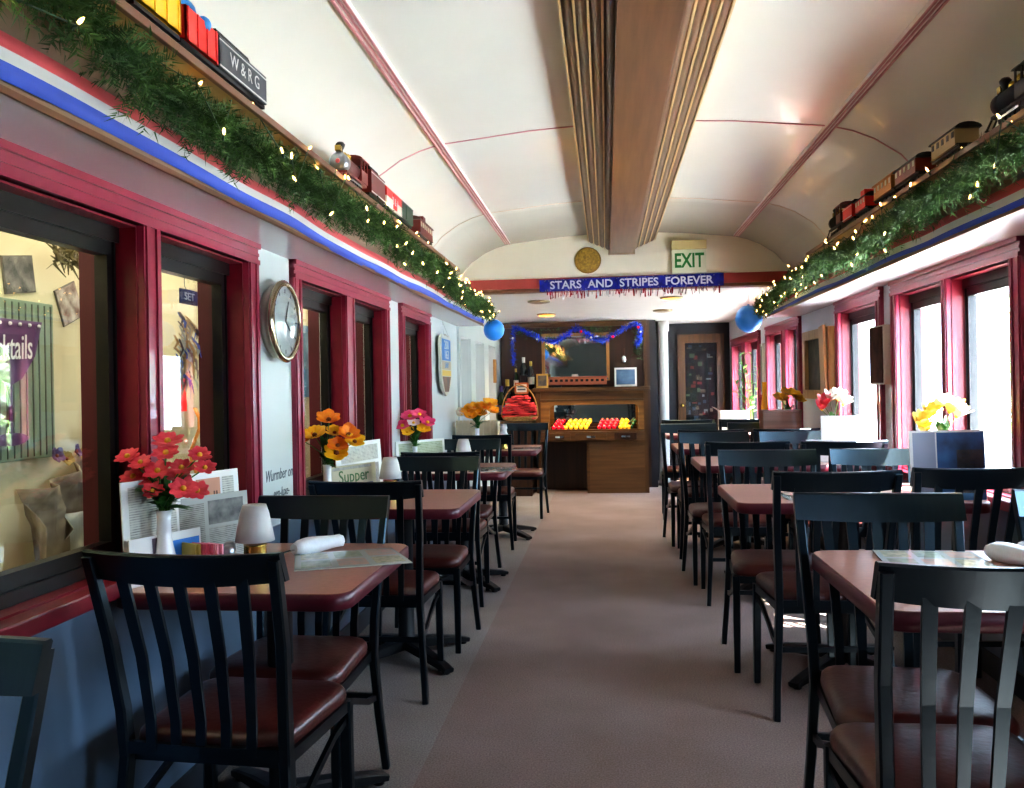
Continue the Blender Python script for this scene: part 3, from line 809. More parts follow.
# planter
pl = thing('slatted_planter', 'pale slatted wooden planter box on the farthest left table', 'planter', (-1.27, 7.62, ZL))
for i in range(12):
    MB().b2((-.185 + i * .031, -.09, 0), (-.185 + i * .031 + .027, -.08, .25), .002).build('slat', mat('planter_wood', '#cdbfa0', rough=.6, noise=.08), pl)
MB().b2((-.185, -.08, .0), (.185, .08, .235)).build('box_body', MATS['planter_wood'], pl)
pf = []
for i in range(9):
    pf.append((rr.uniform(-.17, .12), rr.uniform(-.03, .04), rr.uniform(.04, .16), .05, 0 if i % 3 else 1, .35))
bouquet((-1.29, 7.62, ZL + .235), pf, 'cream and pale pink artificial flowers in the slatted planter', 5, 14, .12, .06, [mat('petal_cream', '#e6dcc4', rough=.6), mat('petal_palepink', '#d8b0a4', rough=.6), F_ye])

def lamp(loc, label, sc=1, rounded=False):
    r = thing('candle_lamp', label, 'table lamp', loc, sc=sc, group='small frosted-shade lamps on the tables')
    MB().lathe([(.034, 0), (.036, .004), (.034, .008), (.032, .07), (.034, .075)], n=20).build('brass_cup', M_brass, r)
    if rounded:
        p_ = [(.055, .075), (.05, .11), (.034, .14), (.03, .165), (.036, .18), (.028, .215)]
    else: p_ = [(.057, .085), (.05, .125), (.042, .165), (.034, .19)]
    b = MB(); b.lathe(p_ + [(p_[-1][0] - .004, p_[-1][1] - .002)], n=22); b.build('frosted_shade', M_frost, r)
lamp((-1.19, 2.5, ZL), 'frosted shade lamp with brass cup on the nearest left table', 1.02)
lamp((-1.225, 4.28, ZL), 'frosted shade lamp beside the menus on the table with orange and yellow lilies')
lamp((-1.10, 5.78, ZL), 'frosted shade lamp on the left table with pink and yellow flowers')
lamp((-1.03, 7.48, ZL), 'waisted white glass lamp on the farthest left table by the planter', 1.0, True)

# standing menus, newspapers, cards
def standing(name, pL, pR, z0, h, label, cat, panels, base_m=M_paper, lean=.06, rz=None, texts=()):
    """upright board from pL to pR (floor-plan points as seen left/right); panels: (u0,u1,v0,v1,material)"""
    pL = V((pL[0], pL[1], 0)); pR = V((pR[0], pR[1], 0)); W = (pR - pL).length
    ang = math.atan2(pR.y - pL.y, pR.x - pL.x)
    r = thing(name, label, cat, (pL.x, pL.y, z0), ang)
    b = MB(); t = .004
    def P(u, v, o=0): return V((u * W, lean * v * h - o, v * h))
    b.poly([P(0, 0), P(1, 0), P(1, 1), P(0, 1)], .004, (0, -1, 0)); b.build('board', base_m, r)
    for nm, u0, u1, v0, v1, m_ in panels:
        MB().quad(P(u0, v0, .0012), P(u1, v0, .0012), P(u1, v1, .0012), P(u0, v1, .0012)).build(nm, m_, r, fix=False)
    for body, size, u, v, m_ in texts:
        text('printed_word', body, size, P(u, v, .002), (1, 0, 0), (0, lean, 1), m_, r, depth=.0005)
    return r
P_news = print_mat('newsprint', '#a9a9a0', '#5c5c58', 55, .45)
P_menu = print_mat('menu_print', '#c9c8bd', '#76766e', 45, .5)
P_photo = mat('news_photo', '#4a4a48', rough=.6, col2='#8a8a84', nscale=30)
P_peach = mat('peach_block', '#c08a70', rough=.6)
P_blue = mat('card_blue', '#2f7fd0', rough=.5)
P_green = mat('print_green', '#3c6a3a', rough=.6)
P_navy = mat('print_navy', '#343a6e', rough=.6, col2='#6a6a80', nscale=40)
standing('menu_board', (-1.465, 2.27), (-1.315, 2.70), ZL, .285, 'white framed menu leaning by the window on the nearest left table', 'menu',
         [('text_panel', .05, .42, .06, .94, P_menu), ('peach_panel', .6, .82, .55, .93, P_peach), ('photo_panel', .84, .95, .3, .93, P_menu)], texts=[('Wells', .05, .71, .72, mat('print_brown', '#5c3a2c'))])
standing('newspaper', (-1.41, 2.44), (-1.285, 2.69), ZL, .215, 'grey newspaper page with a photo standing before the framed menu', 'newspaper',
         [('photo', .45, .93, .58, .92, P_photo), ('column_text', .04, .4, .05, .9, P_news), ('lower_text', .45, .93, .05, .54, P_news)], mat('newspaper_grey', '#aeb0aa', rough=.7))
standing('blue_card', (-1.435, 2.245), (-1.345, 2.48), ZL, .13, 'small blue and white folded card behind the red flower vase', 'card',
         [('blue_panel', .4, .97, .04, .82, P_blue), ('brown_bar', .3, .38, .02, .95, mat('card_brown', '#4a3440'))])
standing('menu_board', (-1.45, 4.14), (-1.345, 4.6), ZL, .265, 'tall white menu leaning by the window on the table with orange and yellow lilies', 'menu',
         [('text_panel', .1, .92, .62, .92, P_menu), ('lower_panel', .1, .92, .06, .55, P_news)])
standing('supper_menu', (-1.44, 4.0), (-1.31, 4.34), ZL, .165, 'beige supper menu with green lettering standing behind the lily vase', 'menu',
         [('header_rule', .05, .9, .88, .96, P_news), ('navy_panel', .1, .92, .08, .42, P_navy)], mat('menu_beige', '#b9b296', rough=.6), texts=[('Supper', .085, .5, .66, P_green)])
standing('menu_board', (-1.475, 5.45), (-1.235, 5.85), ZL, .195, 'low pale green and white menu on the left table with pink flowers', 'menu',
         [('text_panel', .05, .95, .3, .92, print_mat('greenish_print', '#b9c2a8', '#7c8a68', 30, .5))])

def caddy(loc, label):
    r = thing('sugar_caddy', label, 'sugar caddy', loc)
    b = MB(); b.b2((-.05, -.035, 0), (.05, .035, .004))
    for x in (-.05, .05): b.b2((x - .002, -.035, 0), (x + .002, .035, .05))
    b.b2((-.05, .033, 0), (.05, .037, .05)); b.build('glass_tray', M_jar, r)
    k = 0
    for i, c_ in enumerate(['packet_yellow'] * 3 + ['packet_pink'] * 4 + ['packet_palepink'] * 3):
        m_ = mat(c_, {'packet_yellow': '#c9b25a', 'packet_pink': '#d85a72', 'packet_palepink': '#f0a0b4'}[c_], rough=.6)
        o = MB().b2((-.003, -.028, 0), (.003, .028, .092), .001).build('sugar_packet', m_)
        o.location = (loc[0] - .043 + i * .0096, loc[1] - .004, loc[2] + .005); o.rotation_euler = (0, rr.uniform(-.05, .05), PI / 2 * 0 + rr.uniform(.9, 1.2))
        tag(o, {'packet_yellow': 'yellow paper sugar packet standing in the caddy beside the red flower vase', 'packet_pink': 'deep pink sweetener packet standing in the caddy beside the red flower vase', 'packet_palepink': 'pale pink sweetener packet at the right end of the caddy by the red flower vase'}[c_], 'sugar packet', {'packet_yellow': 'yellow sugar packets', 'packet_pink': 'deep pink sweetener packets', 'packet_palepink': 'pale pink sweetener packets'}[c_])
caddy((-1.305, 2.40, ZL), 'small clear sugar caddy with coloured packets beside the red flower vase')
def shaker(loc, label, sq=False):
    r = thing('salt_shaker', label, 'shaker', loc, group='salt and pepper shakers')
    MB().lathe([(.02, 0), (.022, .004), (.021, .03), (.018, .058)], n=12).build('glass_body', M_jar, r)
    MB().lathe([(.015, .002), (.016, .03)], n=10).build('contents', M_paper, r)
    MB().lathe([(.019, .058), (.02, .062), (.019, .076), (.01, .084), (.001, .085)], n=14).build('metal_cap', M_steel, r)
shaker((-1.245, 2.44, ZL), 'glass shaker with a metal cap right of the sugar packets on the nearest left table')
shaker((-1.27, 2.50, ZL), 'glass shaker with a metal cap half hidden behind the sugar packets')
def napkin(a, b, z, label, fork=True):
    a = V((a[0], a[1], 0)); b = V((b[0], b[1], 0)); d = b - a; L = d.length
    r = thing('napkin_roll', label, 'napkin', ((a.x + b.x) / 2, (a.y + b.y) / 2, z), math.atan2(d.y, d.x), group='rolled napkins with cutlery')
    m_ = MB(); rs = []
    n = 9
    for i in range(n + 1):
        t = i / n; rad = .021 + .005 * math.sin(t * 5) + .004 * t
        if i in (0,): rad *= .75
        rs.append([V((-L / 2 + L * t, math.cos(k * 2 * PI / 14) * rad * 1.15 + .004 * math.sin(t * 4), .024 + math.sin(k * 2 * PI / 14) * rad * (1 + .14 * math.sin(3 * k)))) for k in range(14)])
    m_.rings(rs, True, True); m_.build('cloth_roll', M_lin, r)
    if fork:
        f = MB(); f.bar([(-L / 2 + .01, 0, .022), (-L / 2 - .045, 0, .018), (-L / 2 - .07, 0, .012)], (0, 1, 0), [.008, .013, .016], .003); f.build('cutlery_handle', M_chrome, r)
napkin((-1.145, 2.70), (-1.045, 2.865), ZL, 'white napkin roll with cutlery on the nearest left table')
napkin((.915, 2.56), (.99, 2.40), ZR, 'white napkin roll on the nearest right table, nearer the aisle', False)
napkin((1.02, 2.60), (1.075, 2.44), ZR, 'white napkin roll on the nearest right table, nearer the window', False)
# flat laminated menus
def flat_menu(pts, z, label, mats_, seed):
    r = thing('laminated_menu', label, 'menu', (pts[0][0], pts[0][1], z))
    o = V((pts[0][0], pts[0][1], 0))
    q = [V((x, y, 0)) - o for x, y in pts]
    MB().poly([p + V((0, 0, .004)) for p in q], .003).build('sheet', mat('laminate_sheet', '#c5cdc8', rough=.12, coat=.6), r)
    rr_ = random.Random(seed); k = 0
    def uv(u, v): return q[0].lerp(q[1], u).lerp(q[3].lerp(q[2], u), v) + V((0, 0, .0048))
    for u0 in (.06, .38, .70):
        for v0 in (.08, .55):
            MB().quad(uv(u0, v0), uv(u0 + .26, v0), uv(u0 + .26, v0 + .38), uv(u0, v0 + .38)).build('printed_panel', mats_[k % len(mats_)], r, fix=False); k += 1
PF = [mat('print_sage', '#a9b5a4', rough=.15, col2='#7f8a80', nscale=40), mat('print_cream', '#c9c4ac', rough=.15, col2='#8f9484', nscale=50), mat('print_blush', '#cfa79c', rough=.15, col2='#a9a9a2', nscale=35)]
flat_menu([(-1.06, 2.47), (-.735, 2.60), (-.86, 2.84), (-1.15, 2.72)], ZL, 'laminated menu lying over the aisle edge of the nearest left table', PF, 1)
flat_menu([(.52, 2.03), (.97, 2.0), (.99, 2.27), (.55, 2.30)], ZR, 'laminated menu lying at the near edge of the nearest right table', PF, 2)
flat_menu([(.60, 2.42), (.88, 2.40), (.90, 2.64), (.63, 2.66)], ZR, 'laminated menu lying at the far edge of the nearest right table', PF, 3)
flat_menu([(-1.02, 5.42), (-.70, 5.50), (-.74, 5.76), (-1.0, 5.72)], ZL, 'laminated menu lying on the left table with pink and yellow flowers', PF, 4)
flat_menu([(-.95, 7.36), (-.70, 7.40), (-.72, 7.62), (-.95, 7.6)], ZL, 'laminated menu lying on the farthest left table', PF, 5)
flat_menu([(.62, 3.8), (.95, 3.8), (.95, 4.05), (.62, 4.05)], ZR, 'laminated menu lying on the tulip and blue picture menu table', PF, 6)

# right tables
standing('picture_menu', (1.115, 3.77), (1.425, 3.80), ZR, .29, 'folded menu with a blue picture of rocks standing on the tulip table by the window', 'menu',
         [('grey_panel', .04, .34, .0, .97, mat('menu_grey', '#9aa2b4', rough=.5)), ('blue_picture', .36, .99, .0, .97, mat('picture_blue', '#243a5c', rough=.5, col2='#3c78b8', nscale=7)), ('rock_picture', .62, .97, .1, .72, mat('picture_rock', '#5c5650', rough=.6, col2='#2c2c30', nscale=25))])
nd = thing('napkin_dispenser', 'small white and metal napkin dispenser in front of the blue picture menu', 'dispenser', (1.335, 3.97, ZR))
MB().b2((-.045, -.04, 0), (.045, .04, .1), .006).build('metal_case', M_chrome, nd)
MB().b2((-.036, -.045, .012), (.036, -.04, .09), .002).build('napkin_stack', M_paper, nd)
vase((1.42, 4.2, ZR), .2, 'white bud vase of tulips behind the blue picture menu')
F_tul = mat('petal_tulip_yellow', '#f2cf30', rough=.5, col2='#fbe88a', nscale=18)
fl = [(-.10, 0, .09, .046, 0, 1.3), (-.06, 0, .13, .05, 0, 1.3), (-.015, 0, .17, .05, 1, 1.3), (.03, 0, .15, .052, 0, 1.3), (.06, 0, .13, .05, 1, 1.3), (-.08, .02, .06, .042, 0, 1.3)]
bouquet((1.40, 4.2, ZR + .2), fl, 'yellow and white tulips behind the blue picture menu by the window', 6, 10, .07, .14, [F_tul, mat('petal_tulip_white', '#f6f0d4', rough=.5), F_ye])
standing('menu_board', (1.22, 5.72), (1.50, 5.72), ZR, .285, 'blank white menu board standing by the window below the hanging dark picture', 'menu', [('plain_panel', .05, .95, .05, .95, mat('blank_white', '#f4f4f2', rough=.5))])
standing('menu_board', (1.10, 5.62), (1.26, 5.60), ZR, .14, 'lower white card standing left of the blank white menu board', 'menu', [('plain_panel', .05, .95, .05, .95, MATS['blank_white'])])
vase((1.33, 5.86, ZR), .2, 'white bud vase of red and white tulips behind the blank white menu board')
fl = [(-.06, 0, .15, .055, 0, 1.2), (-.02, 0, .18, .055, 1, 1.2), (.03, 0, .18, .055, 1, 1.2), (.06, 0, .15, .05, 1, 1.2), (-.075, 0, .12, .05, 0, 1.2)]
bouquet((1.33, 5.86, ZR + .2), fl, 'red and white tulips behind the blank white menu board', 7, 8, .1, .1, [mat('petal_tulip_red', '#e04a58', rough=.5), F_wh, F_ye])
bx = thing('wooden_box', 'brown wooden box on the right table beneath the open wooden picture box', 'box', (1.25, 7.2, ZR))
MB().b2((-.15, -.09, 0), (.15, .09, .28), .004).build('box_body', wood('box_brown', '#6d4a38', '#8b6350', axis='X', rough=.5), bx)
MB().b2((-.155, -.095, .262), (.155, .095, .284), .003).build('rim', wood('box_rim', '#5f3f30', '#7c5644', axis='X'), bx)
vase((1.36, 7.4, ZR), .2, 'white bud vase of golden flowers behind the brown wooden box')
fl = [(-.06, 0, .16, .07, 0, .5), (-.01, 0, .2, .07, 0, .5), (.04, 0, .19, .07, 0, .5), (.08, 0, .15, .06, 0, .5)]
bouquet((1.36, 7.4, ZR + .2), fl, 'golden yellow flowers behind the brown wooden box', 8, 16, .08, .14, [mat('petal_mustard', '#d8a818', rough=.5), F_ye])
ys = MB(); ys.lathe([(.035, 0), (.038, .01), (.028, .12), (.03, .3), (.02, .42), (.018, .5), (.022, .51)], n=14)
o = ys.build('yellow_bottle', mat('bottle_yellow', '#e8a010', rough=.25)); o.location = (1.17, 7.42, ZR)
tag(o, 'tall orange-yellow bottle standing left of the brown wooden box', 'bottle')
tb = thing('tissue_box', 'open white carton beside the leafy plant on the farthest right table', 'box', (1.13, 8.95, ZR))
b = MB(); b.b2((-.14, -.1, 0), (.14, .1, .23), .003); b.build('carton', M_paper, tb)
for s in (-1, 1):
    MB().poly([(s * .14, -.1, .23), (s * .14, .1, .23), (s * .2, .1, .27), (s * .2, -.1, .27)], .002).build('flap', M_paper, tb)
fp = thing('potted_plant', 'thin leafy green plant in a white pot on the farthest right table', 'plant', (1.34, 9.1, ZR))
MB().lathe([(.05, 0), (.065, .1), (.07, .11), (.06, .108)], n=16).build('pot', M_ceram, fp)
b = MB(); lf = MB(); r3 = random.Random(8)
for i in range(9):
    a = r3.uniform(0, 2 * PI); L = r3.uniform(.3, .72); q = r3.uniform(.05, .22)
    pts = [V((0, 0, .1)), V((math.cos(a) * q * .3, math.sin(a) * q * .3, .1 + L * .5)), V((math.cos(a) * q, math.sin(a) * q, .1 + L))]
    b.tube(pts, .003, 5)
    for k in range(7):
        t = .2 + .8 * k / 6; p_ = pts[0].lerp(pts[2], t); c_ = r3.uniform(0, 2 * PI)
        leaf(lf, p_, p_ + V((math.cos(c_) * .07, math.sin(c_) * .07, r3.uniform(-.01, .05))), .016, r3)
b.build('stems', M_stem, fp); lf.build('leaves', mat('pale_leaf', '#6f9a3c', rough=.5, col2='#3d6a28'), fp)

# ------------------------------------------------------------------ wall-hung things
ck = thing('wall_clock', 'round chrome-rimmed convex mirror clock on the left wall between windows', 'clock', (WL, 3.42, 1.585))
MB().lathe([(.135, 0), (.15, .02), (.155, .045)], n=36, axis='X').build('case', mat('clock_case', '#b9b4a4', rough=.3, metal=.5), ck)
MB().lathe([(.15, .045), (.165, .048), (.168, .058), (.16, .068), (.146, .07), (.143, .062)], n=40, axis='X', cap=False).build('chrome_rim', mat('rim_chrome', '#cfc6a8', rough=.15, metal=1), ck)
MB().lathe([(.146, .055), (.145, .056), (.002, .057)], n=36, axis='X', cap=False).build('dial', mat('dial_white', '#eef2f2', rough=.4, col2='#c4ced0', nscale=9), ck)
for ang, L in ((.4, .09), (2.2, .06)):
    MB().bar([(.06, 0, 0), (.06, math.sin(ang) * L, math.cos(ang) * L)], (0, math.cos(ang), -math.sin(ang)), .006, .002).build('hand', M_ink, ck)
for k in range(12):
    a = k * PI / 6; c_, s_ = math.cos(a), math.sin(a)
    MB().bar([(.0585, s_ * .115, c_ * .115), (.0585, s_ * .132, c_ * .132)], (0, c_, -s_), .006, .001).build('hour_mark', M_ink, ck)
MB().lathe([(.143, .062), (.12, .078), (.08, .09), (.04, .096), (.002, .098)], n=36, axis='X', cap=False).build('domed_glass', glass_mat('clock_glass', '#f0f4f4', .18), ck)

sh = thing('shield_sign', 'shield-shaped sign with a blue top and sunset bands on the left wall', 'sign', (WL + .05, 7.05, 1.5))
out = [(0, .25), (.06, .225), (.12, .245), (.18, .215), (.205, .13), (.19, .03), (.2, -.06), (.17, -.16), (.1, -.22), (0, -.26)]
out = out + [(-y, z) for y, z in reversed(out[1:-1])]
bdp = MB(); bdp.poly([(0, y * 1.22, z) for y, z in out], .02, (1, 0, 0)); bdp.build('shield_plate', mat('shield_white', '#c9c9bc', rough=.3), sh)
def band(nm, z0, z1, m_):
    w = lambda z: max(.02, min(.175, .21 - max(0, -z - .05) * .75)) * 1.1
    n = 6; pts = [(.0015, w(z0 + (z1 - z0) * i / n), z0 + (z1 - z0) * i / n) for i in range(n + 1)]
    pts = [(.0015, -y, z) for _, y, z in pts] + [(x, y, z) for x, y, z in reversed(pts)]
    MB().poly(pts).build(nm, m_, sh)
M_shb = mat('shield_blue', '#2a7fc4', rough=.3)
band('blue_top', .03, .205, M_shb); band('beige_band', -.045, .025, mat('shield_beige', '#b9a890', rough=.4)); band('yellow_band', -.095, -.05, mat('shield_yellow', '#d8b850', rough=.4)); band('brown_foot', -.225, -.1, mat('shield_brown', '#8f5f4c', rough=.4, col2='#5c4c50', nscale=9))
text('upper_number', '200', .1, (.003, 0, .155), (0, 1, 0), (0, 0, 1), M_white, sh, sx=1.3)
text('lower_number', '163', .1, (.003, 0, .075), (0, 1, 0), (0, 0, 1), M_white, sh, sx=1.3)
text('band_word', 'LAV', .07, (.003, 0, -.01), (0, 1, 0), (0, 0, 1), M_shb, sh, sx=1.3)
MB().tube([(0, -.1, .24), (-.03, 0, .36), (0, .1, .24)], .002, 5).build('hanging_wire', M_steel, sh)

wb = thing('picture_box', 'open wooden box frame with glass front on the right wall past the single window', 'picture', (WR, 7.0, 1.44))
b = MB()
for (y0, y1, z0, z1) in ((-.42, -.34, -.27, .27), (.34, .42, -.27, .27), (-.34, .34, .2, .27), (-.34, .34, -.27, -.2)): b.b2((-.05, y0, z0), (0, y1, z1))
b.build('box_frame', wood('box_frame_wood', '#a0764c', '#bd9466', axis='Z'), wb)
MB().b2((-.02, -.34, -.2), (-.004, .34, .2)).build('dark_panel', mat('dark_print', '#1f2420', rough=.5, spec=.2, col2='#4a4a3c', nscale=12), wb)
R_ = Matrix.Rotation(math.radians(-5), 3, 'X')
MB().box((-.065, -.33, .0), (.02, .13, .56), R_).build('loose_door_board', wood('loose_board', '#b08658', '#c9a074', axis='Z'), wb)
pc = thing('framed_picture', 'narrow dark oil picture hanging between the right windows', 'picture', (WR, 5.40, 1.455))
MB().b2((-.06, -.13, -.175), (0, .13, .175), .003).build('picture_frame', mat('pic_frame', '#a89c8c', rough=.5), pc)
MB().b2((-.066, -.12, -.165), (-.06, .12, .165)).build('canvas', mat('dark_canvas', '#1a110c', rough=.85, spec=.1, col2='#4c2a20', nscale=9), pc)
wp = thing('hanging_picture_edge', 'slim pale framed panel hung on the right wall past the far pair of windows', 'picture', (WR, 9.42, 1.45))
MB().b2((-.03, -.04, -.27), (0, .1, .27), .003).build('panel', mat('pale_frame', '#b5ada4', rough=.5), wp)
MB().b2((-.033, -.02, -.24), (-.03, .08, .24)).build('print', mat('pale_print', '#6a6460', rough=.5), wp)

# ------------------------------------------------------------------ bar cabinet at the far end
cab = thing('bar_cabinet', 'oak bar cabinet with glazed display niche, drawers and mirrored back', 'cabinet', (0, 10.62, 0))
XL, XR = -1.0, .36
def cb(nm, a, b, m_, bev=0, par=None): return MB().b2(a, b, bev).build(nm, m_, par or cab)
cb('side_panel', (XR - .05, 0, 0), (XR, .55, 1.28), M_wdv); cb('side_panel', (XL, 0, 0), (XL + .06, .55, 1.28), M_wdv)
cb('countertop', (XL - .03, -.03, 1.24), (XR + .03, .57, 1.29), M_wd, .006)
cb('upper_apron', (XL + .06, 0.01, 1.13), (XR - .05, .04, 1.24), M_wd)
cb('apron_moulding', (XL + .06, -.012, 1.12), (XR - .05, .012, 1.145), M_wd, .004)
# niche with rounded upper corners
n = MB(); x0, x1 = XL + .06, XR - .05; z0, z1 = .77, 1.12; ix0, ix1 = -.83, .24; r_ = .05
inner = [(ix0, z0)]
for i in range(7):
    a = PI - i * PI / 12; inner.append((ix0 + r_ + r_ * math.cos(a), z1 - .045 - r_ + r_ * math.sin(a)))
for i in range(7):
    a = PI / 2 - i * PI / 12; inner.append((ix1 - r_ + r_ * math.cos(a), z1 - .045 - r_ + r_ * math.sin(a)))
inner.append((ix1, z0))
outer = [(x0, z0), (x0, z1), (x1, z1), (x1, z0)]
pts = [(x0, z0), (x0, z1), (x1, z1), (x1, z0)] + list(reversed(inner))
n.poly([(x, 0.0, z) for x, z in pts], .03, (0, -1, 0)); n.build('niche_surround', wood('oak_golden', '#6a4522', '#8f6230', axis='X'), cab)
cb('niche_floor', (x0, .03, .75), (x1, .5, .77), M_wd); cb('niche_back', (x0, .46, .77), (x1, .48, 1.12), M_mirror)
cb('niche_top', (x0, .03, 1.10), (x1, .5, 1.12), M_wddark)
# drawers (bowed rail)
dw = MB(); rs = []
for i in range(13):
    t = i / 12; x = x0 + (x1 - x0) * t; y = -.015 - .035 * math.sin(PI * t)
    rs.append([V((x, y, .63)), V((x, y, .75)), V((x, .04, .75)), V((x, .04, .63))])
dw.rings(rs, True, False); dw.build('drawer_rail', M_wd, cab)
for i, (xa, xb) in enumerate(((-.84, -.58), (-.52, -.14), (-.05, .22))):
    tm = ((xa + xb) / 2 - x0) / (x1 - x0); yy = -.02 - .035 * math.sin(PI * tm)
    d_ = cb('drawer', (xa, yy - .012, .65), (xb, yy + .02, .735), M_wddark if i == 2 else M_wd, .004)
    MB().bar([((xa + xb) / 2 - .05, yy - .02, .69), ((xa + xb) / 2, yy - .034, .69), ((xa + xb) / 2 + .05, yy - .02, .69)], (0, 0, 1), .022, .012).build('drawer_pull', M_chrome, d_)
cb('lower_front', (-.36, .0, 0), (XR - .05, .03, .63), wood('oak_panel', '#4c331c', '#684a2b', axis='X'))
cb('lower_divider', (-.385, -.01, 0), (-.35, .5, .63), M_wd); cb('recess_back', (XL + .06, .42, 0), (-.385, .44, .63), M_wddark)
# back panel with mirror
cb('back_panel', (WL + .02, .50, 1.29), (XR, .53, 2.12), M_wddark); cb('corner_post', (XR - .02, .47, 1.29), (XR + .02, .53, 2.12), M_wdv)
cb('cornice', (WL + .02, .46, 2.06), (XR + .02, .53, 2.125), M_wd, .004)
mf = MB()
for a, b_ in (((-.95, 1.37), (-.91, 1.98)), ((-.13, 1.37), (-.09, 1.98)), ((-.91, 1.94), (-.13, 1.98)), ((-.91, 1.37), (-.13, 1.41))): mf.b2((a[0], .47, a[1]), (b_[0], .50, b_[1]))
mf.build('mirror_frame', M_wdlight, cab)
cb('mirror', (-.91, .488, 1.41), (-.13, .499, 1.94), M_mirror); cb('mirror_ledge', (-.93, .42, 1.385), (-.11, .5, 1.405), mat('ledge_grey', '#6a6a66', rough=.3))
tag(cab, 'brown oak bar cabinet with lit niche, drawers and mirror at the far end', 'cabinet')
# side counter to the left
sc = thing('side_counter', 'dark wooden side counter in the left corner carrying the red napkins and bottles', 'counter', (0, 0, 0))
MB().b2((WL + .02, 10.35, .0), (XL - .035, 11.06, .86)).build('counter_body', M_wddark, sc); MB().b2((WL + .02, 10.3, .86), (XL - .035, 11.06, .9), .004).build('counter_top', M_wd, sc)
sh2 = MB().b2((WL + .02, 11.0, 1.24), (XL - .035, 11.08, 1.28)).build('bottle_ledge', M_wd, sc)
# ornaments in the niche
def orn(x, y, r, m_, lab, grp, z=.77):
    t = thing('glass_ball', lab, 'ornament', (x, y, z + r * .97), group=grp)
    MB().ball((0, 0, 0), r, 12).build('ball', m_, t); MB().lathe([(r * .25, r * .95), (r * .25, r * 1.2)], n=8).build('cap', M_brass, t)
M_or = mat('ball_red', '#d81830', rough=.2, emis='#ff2040', estr=.12); M_oy = mat('ball_gold', '#f0b830', rough=.2, emis='#ffb030', estr=.22); M_og = mat('ball_green', '#3a6a4a', rough=.2)  # emission paints a lit glow into red and gold balls, no lamps themselves
r5 = random.Random(6)
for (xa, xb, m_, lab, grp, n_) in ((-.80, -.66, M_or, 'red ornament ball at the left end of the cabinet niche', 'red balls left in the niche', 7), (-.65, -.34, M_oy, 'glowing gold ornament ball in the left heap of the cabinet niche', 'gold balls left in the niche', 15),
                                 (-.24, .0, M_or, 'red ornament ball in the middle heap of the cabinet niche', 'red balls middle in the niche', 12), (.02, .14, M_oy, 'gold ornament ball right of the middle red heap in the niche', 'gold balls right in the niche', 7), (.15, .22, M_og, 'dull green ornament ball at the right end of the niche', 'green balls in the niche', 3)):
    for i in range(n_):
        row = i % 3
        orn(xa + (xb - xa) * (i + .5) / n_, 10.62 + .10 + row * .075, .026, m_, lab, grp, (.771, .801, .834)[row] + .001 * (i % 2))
bs = MB(); bs.b2((-.83, 10.78, .771), (.23, 10.82, .80)); bs.b2((-.83, 10.855, .771), (.23, 10.9, .833)); tag(bs.build('display_step', M_wddark), 'dark stepped stand under the ornament balls inside the cabinet niche', 'stand')

# things on the cabinet
def pframe(name, x, y, w, h, z, mf_, mi_, label, lean=.12, rz=0):
    r = thing(name, label, 'picture', (x, y, z), rz)
    R = Matrix.Rotation(-lean, 3, 'X')
    b = MB(); t = .022
    for c_, d_ in (((-w / 2 + t / 2, 0, h / 2), (t, .014, h)), ((w / 2 - t / 2, 0, h / 2), (t, .014, h)), ((0, 0, t / 2), (w, .014, t)), ((0, 0, h - t / 2), (w, .014, t))): b.box(R @ V(c_), d_, R)
    b.build('frame', mf_, r); MB().box(R @ V((0, .001, h / 2)), (w - 2 * t + .004, .008, h - 2 * t + .004), R).build('print', mi_, r)
    return r
pframe('framed_photo', .105, 10.93, .275, .235, 1.291, M_paper, mat('blue_photo', '#3f5a78', rough=.25, col2='#6a8cae', nscale=6), 'white framed photograph in blue tones on the right of the cabinet top')
pframe('framed_photo', -.93, 10.84, .15, .175, 1.291, wood('honey_frame', '#c08a3c', '#d8a850', axis='Z'), mat('small_photo', '#8a7050', rough=.3, col2='#3c4050', nscale=14), 'small honey wood picture frame on the left of the cabinet top')
tr = thing('brick_ornament', 'long terracotta toy railway car with dark windows on the cabinet under the mirror', 'ornament', (-.5, 10.95, 1.291))
MB().b2((-.37, -.04, .03), (.37, .04, .12), .004).build('car_body', mat('terracotta', '#b0664a', rough=.5, noise=.1), tr)
MB().b2((-.38, -.05, .115), (.38, .05, .135), .004).build('roof', mat('terracotta_roof', '#9c553c', rough=.5), tr)
for i in range(11): MB().b2((-.34 + i * .064, -.043, .07), (-.305 + i * .064, -.039, .1)).build('window_pane', M_sash, tr)
for x in (-.26, .26): MB().b2((x - .06, -.03, 0), (x + .06, .03, .03)).build('wheel_truck', M_iron, tr)
cm = MB(); cm.b2((-.04, -.01, 0), (.04, .01, .05), .002); o = cm.build('small_card', M_paper); o.location = (-.53, 11.065, 1.406); tag(o, 'small white card standing on the mirror ledge of the cabinet', 'card')
scn = thing('wall_sconce', 'small silver sconce on the panel right of the cabinet mirror', 'sconce', (.09, 11.12, 1.63))
MB().lathe([(.035, 0), (.03, -.02), (.008, -.03), (.008, -.06)], n=14, axis='Y').build('back_plate', M_chrome, scn)
MB().lathe([(.012, -.05), (.03, -.03), (.035, .02), (.028, .05)], c=(0, -.07, 0), n=14).build('cup', M_chrome, scn)
MB().lathe([(.012, .04), (.012, .14)], c=(0, -.07, 0), n=10).build('candle', mat('candle_brown', '#4a2a1c'), scn)

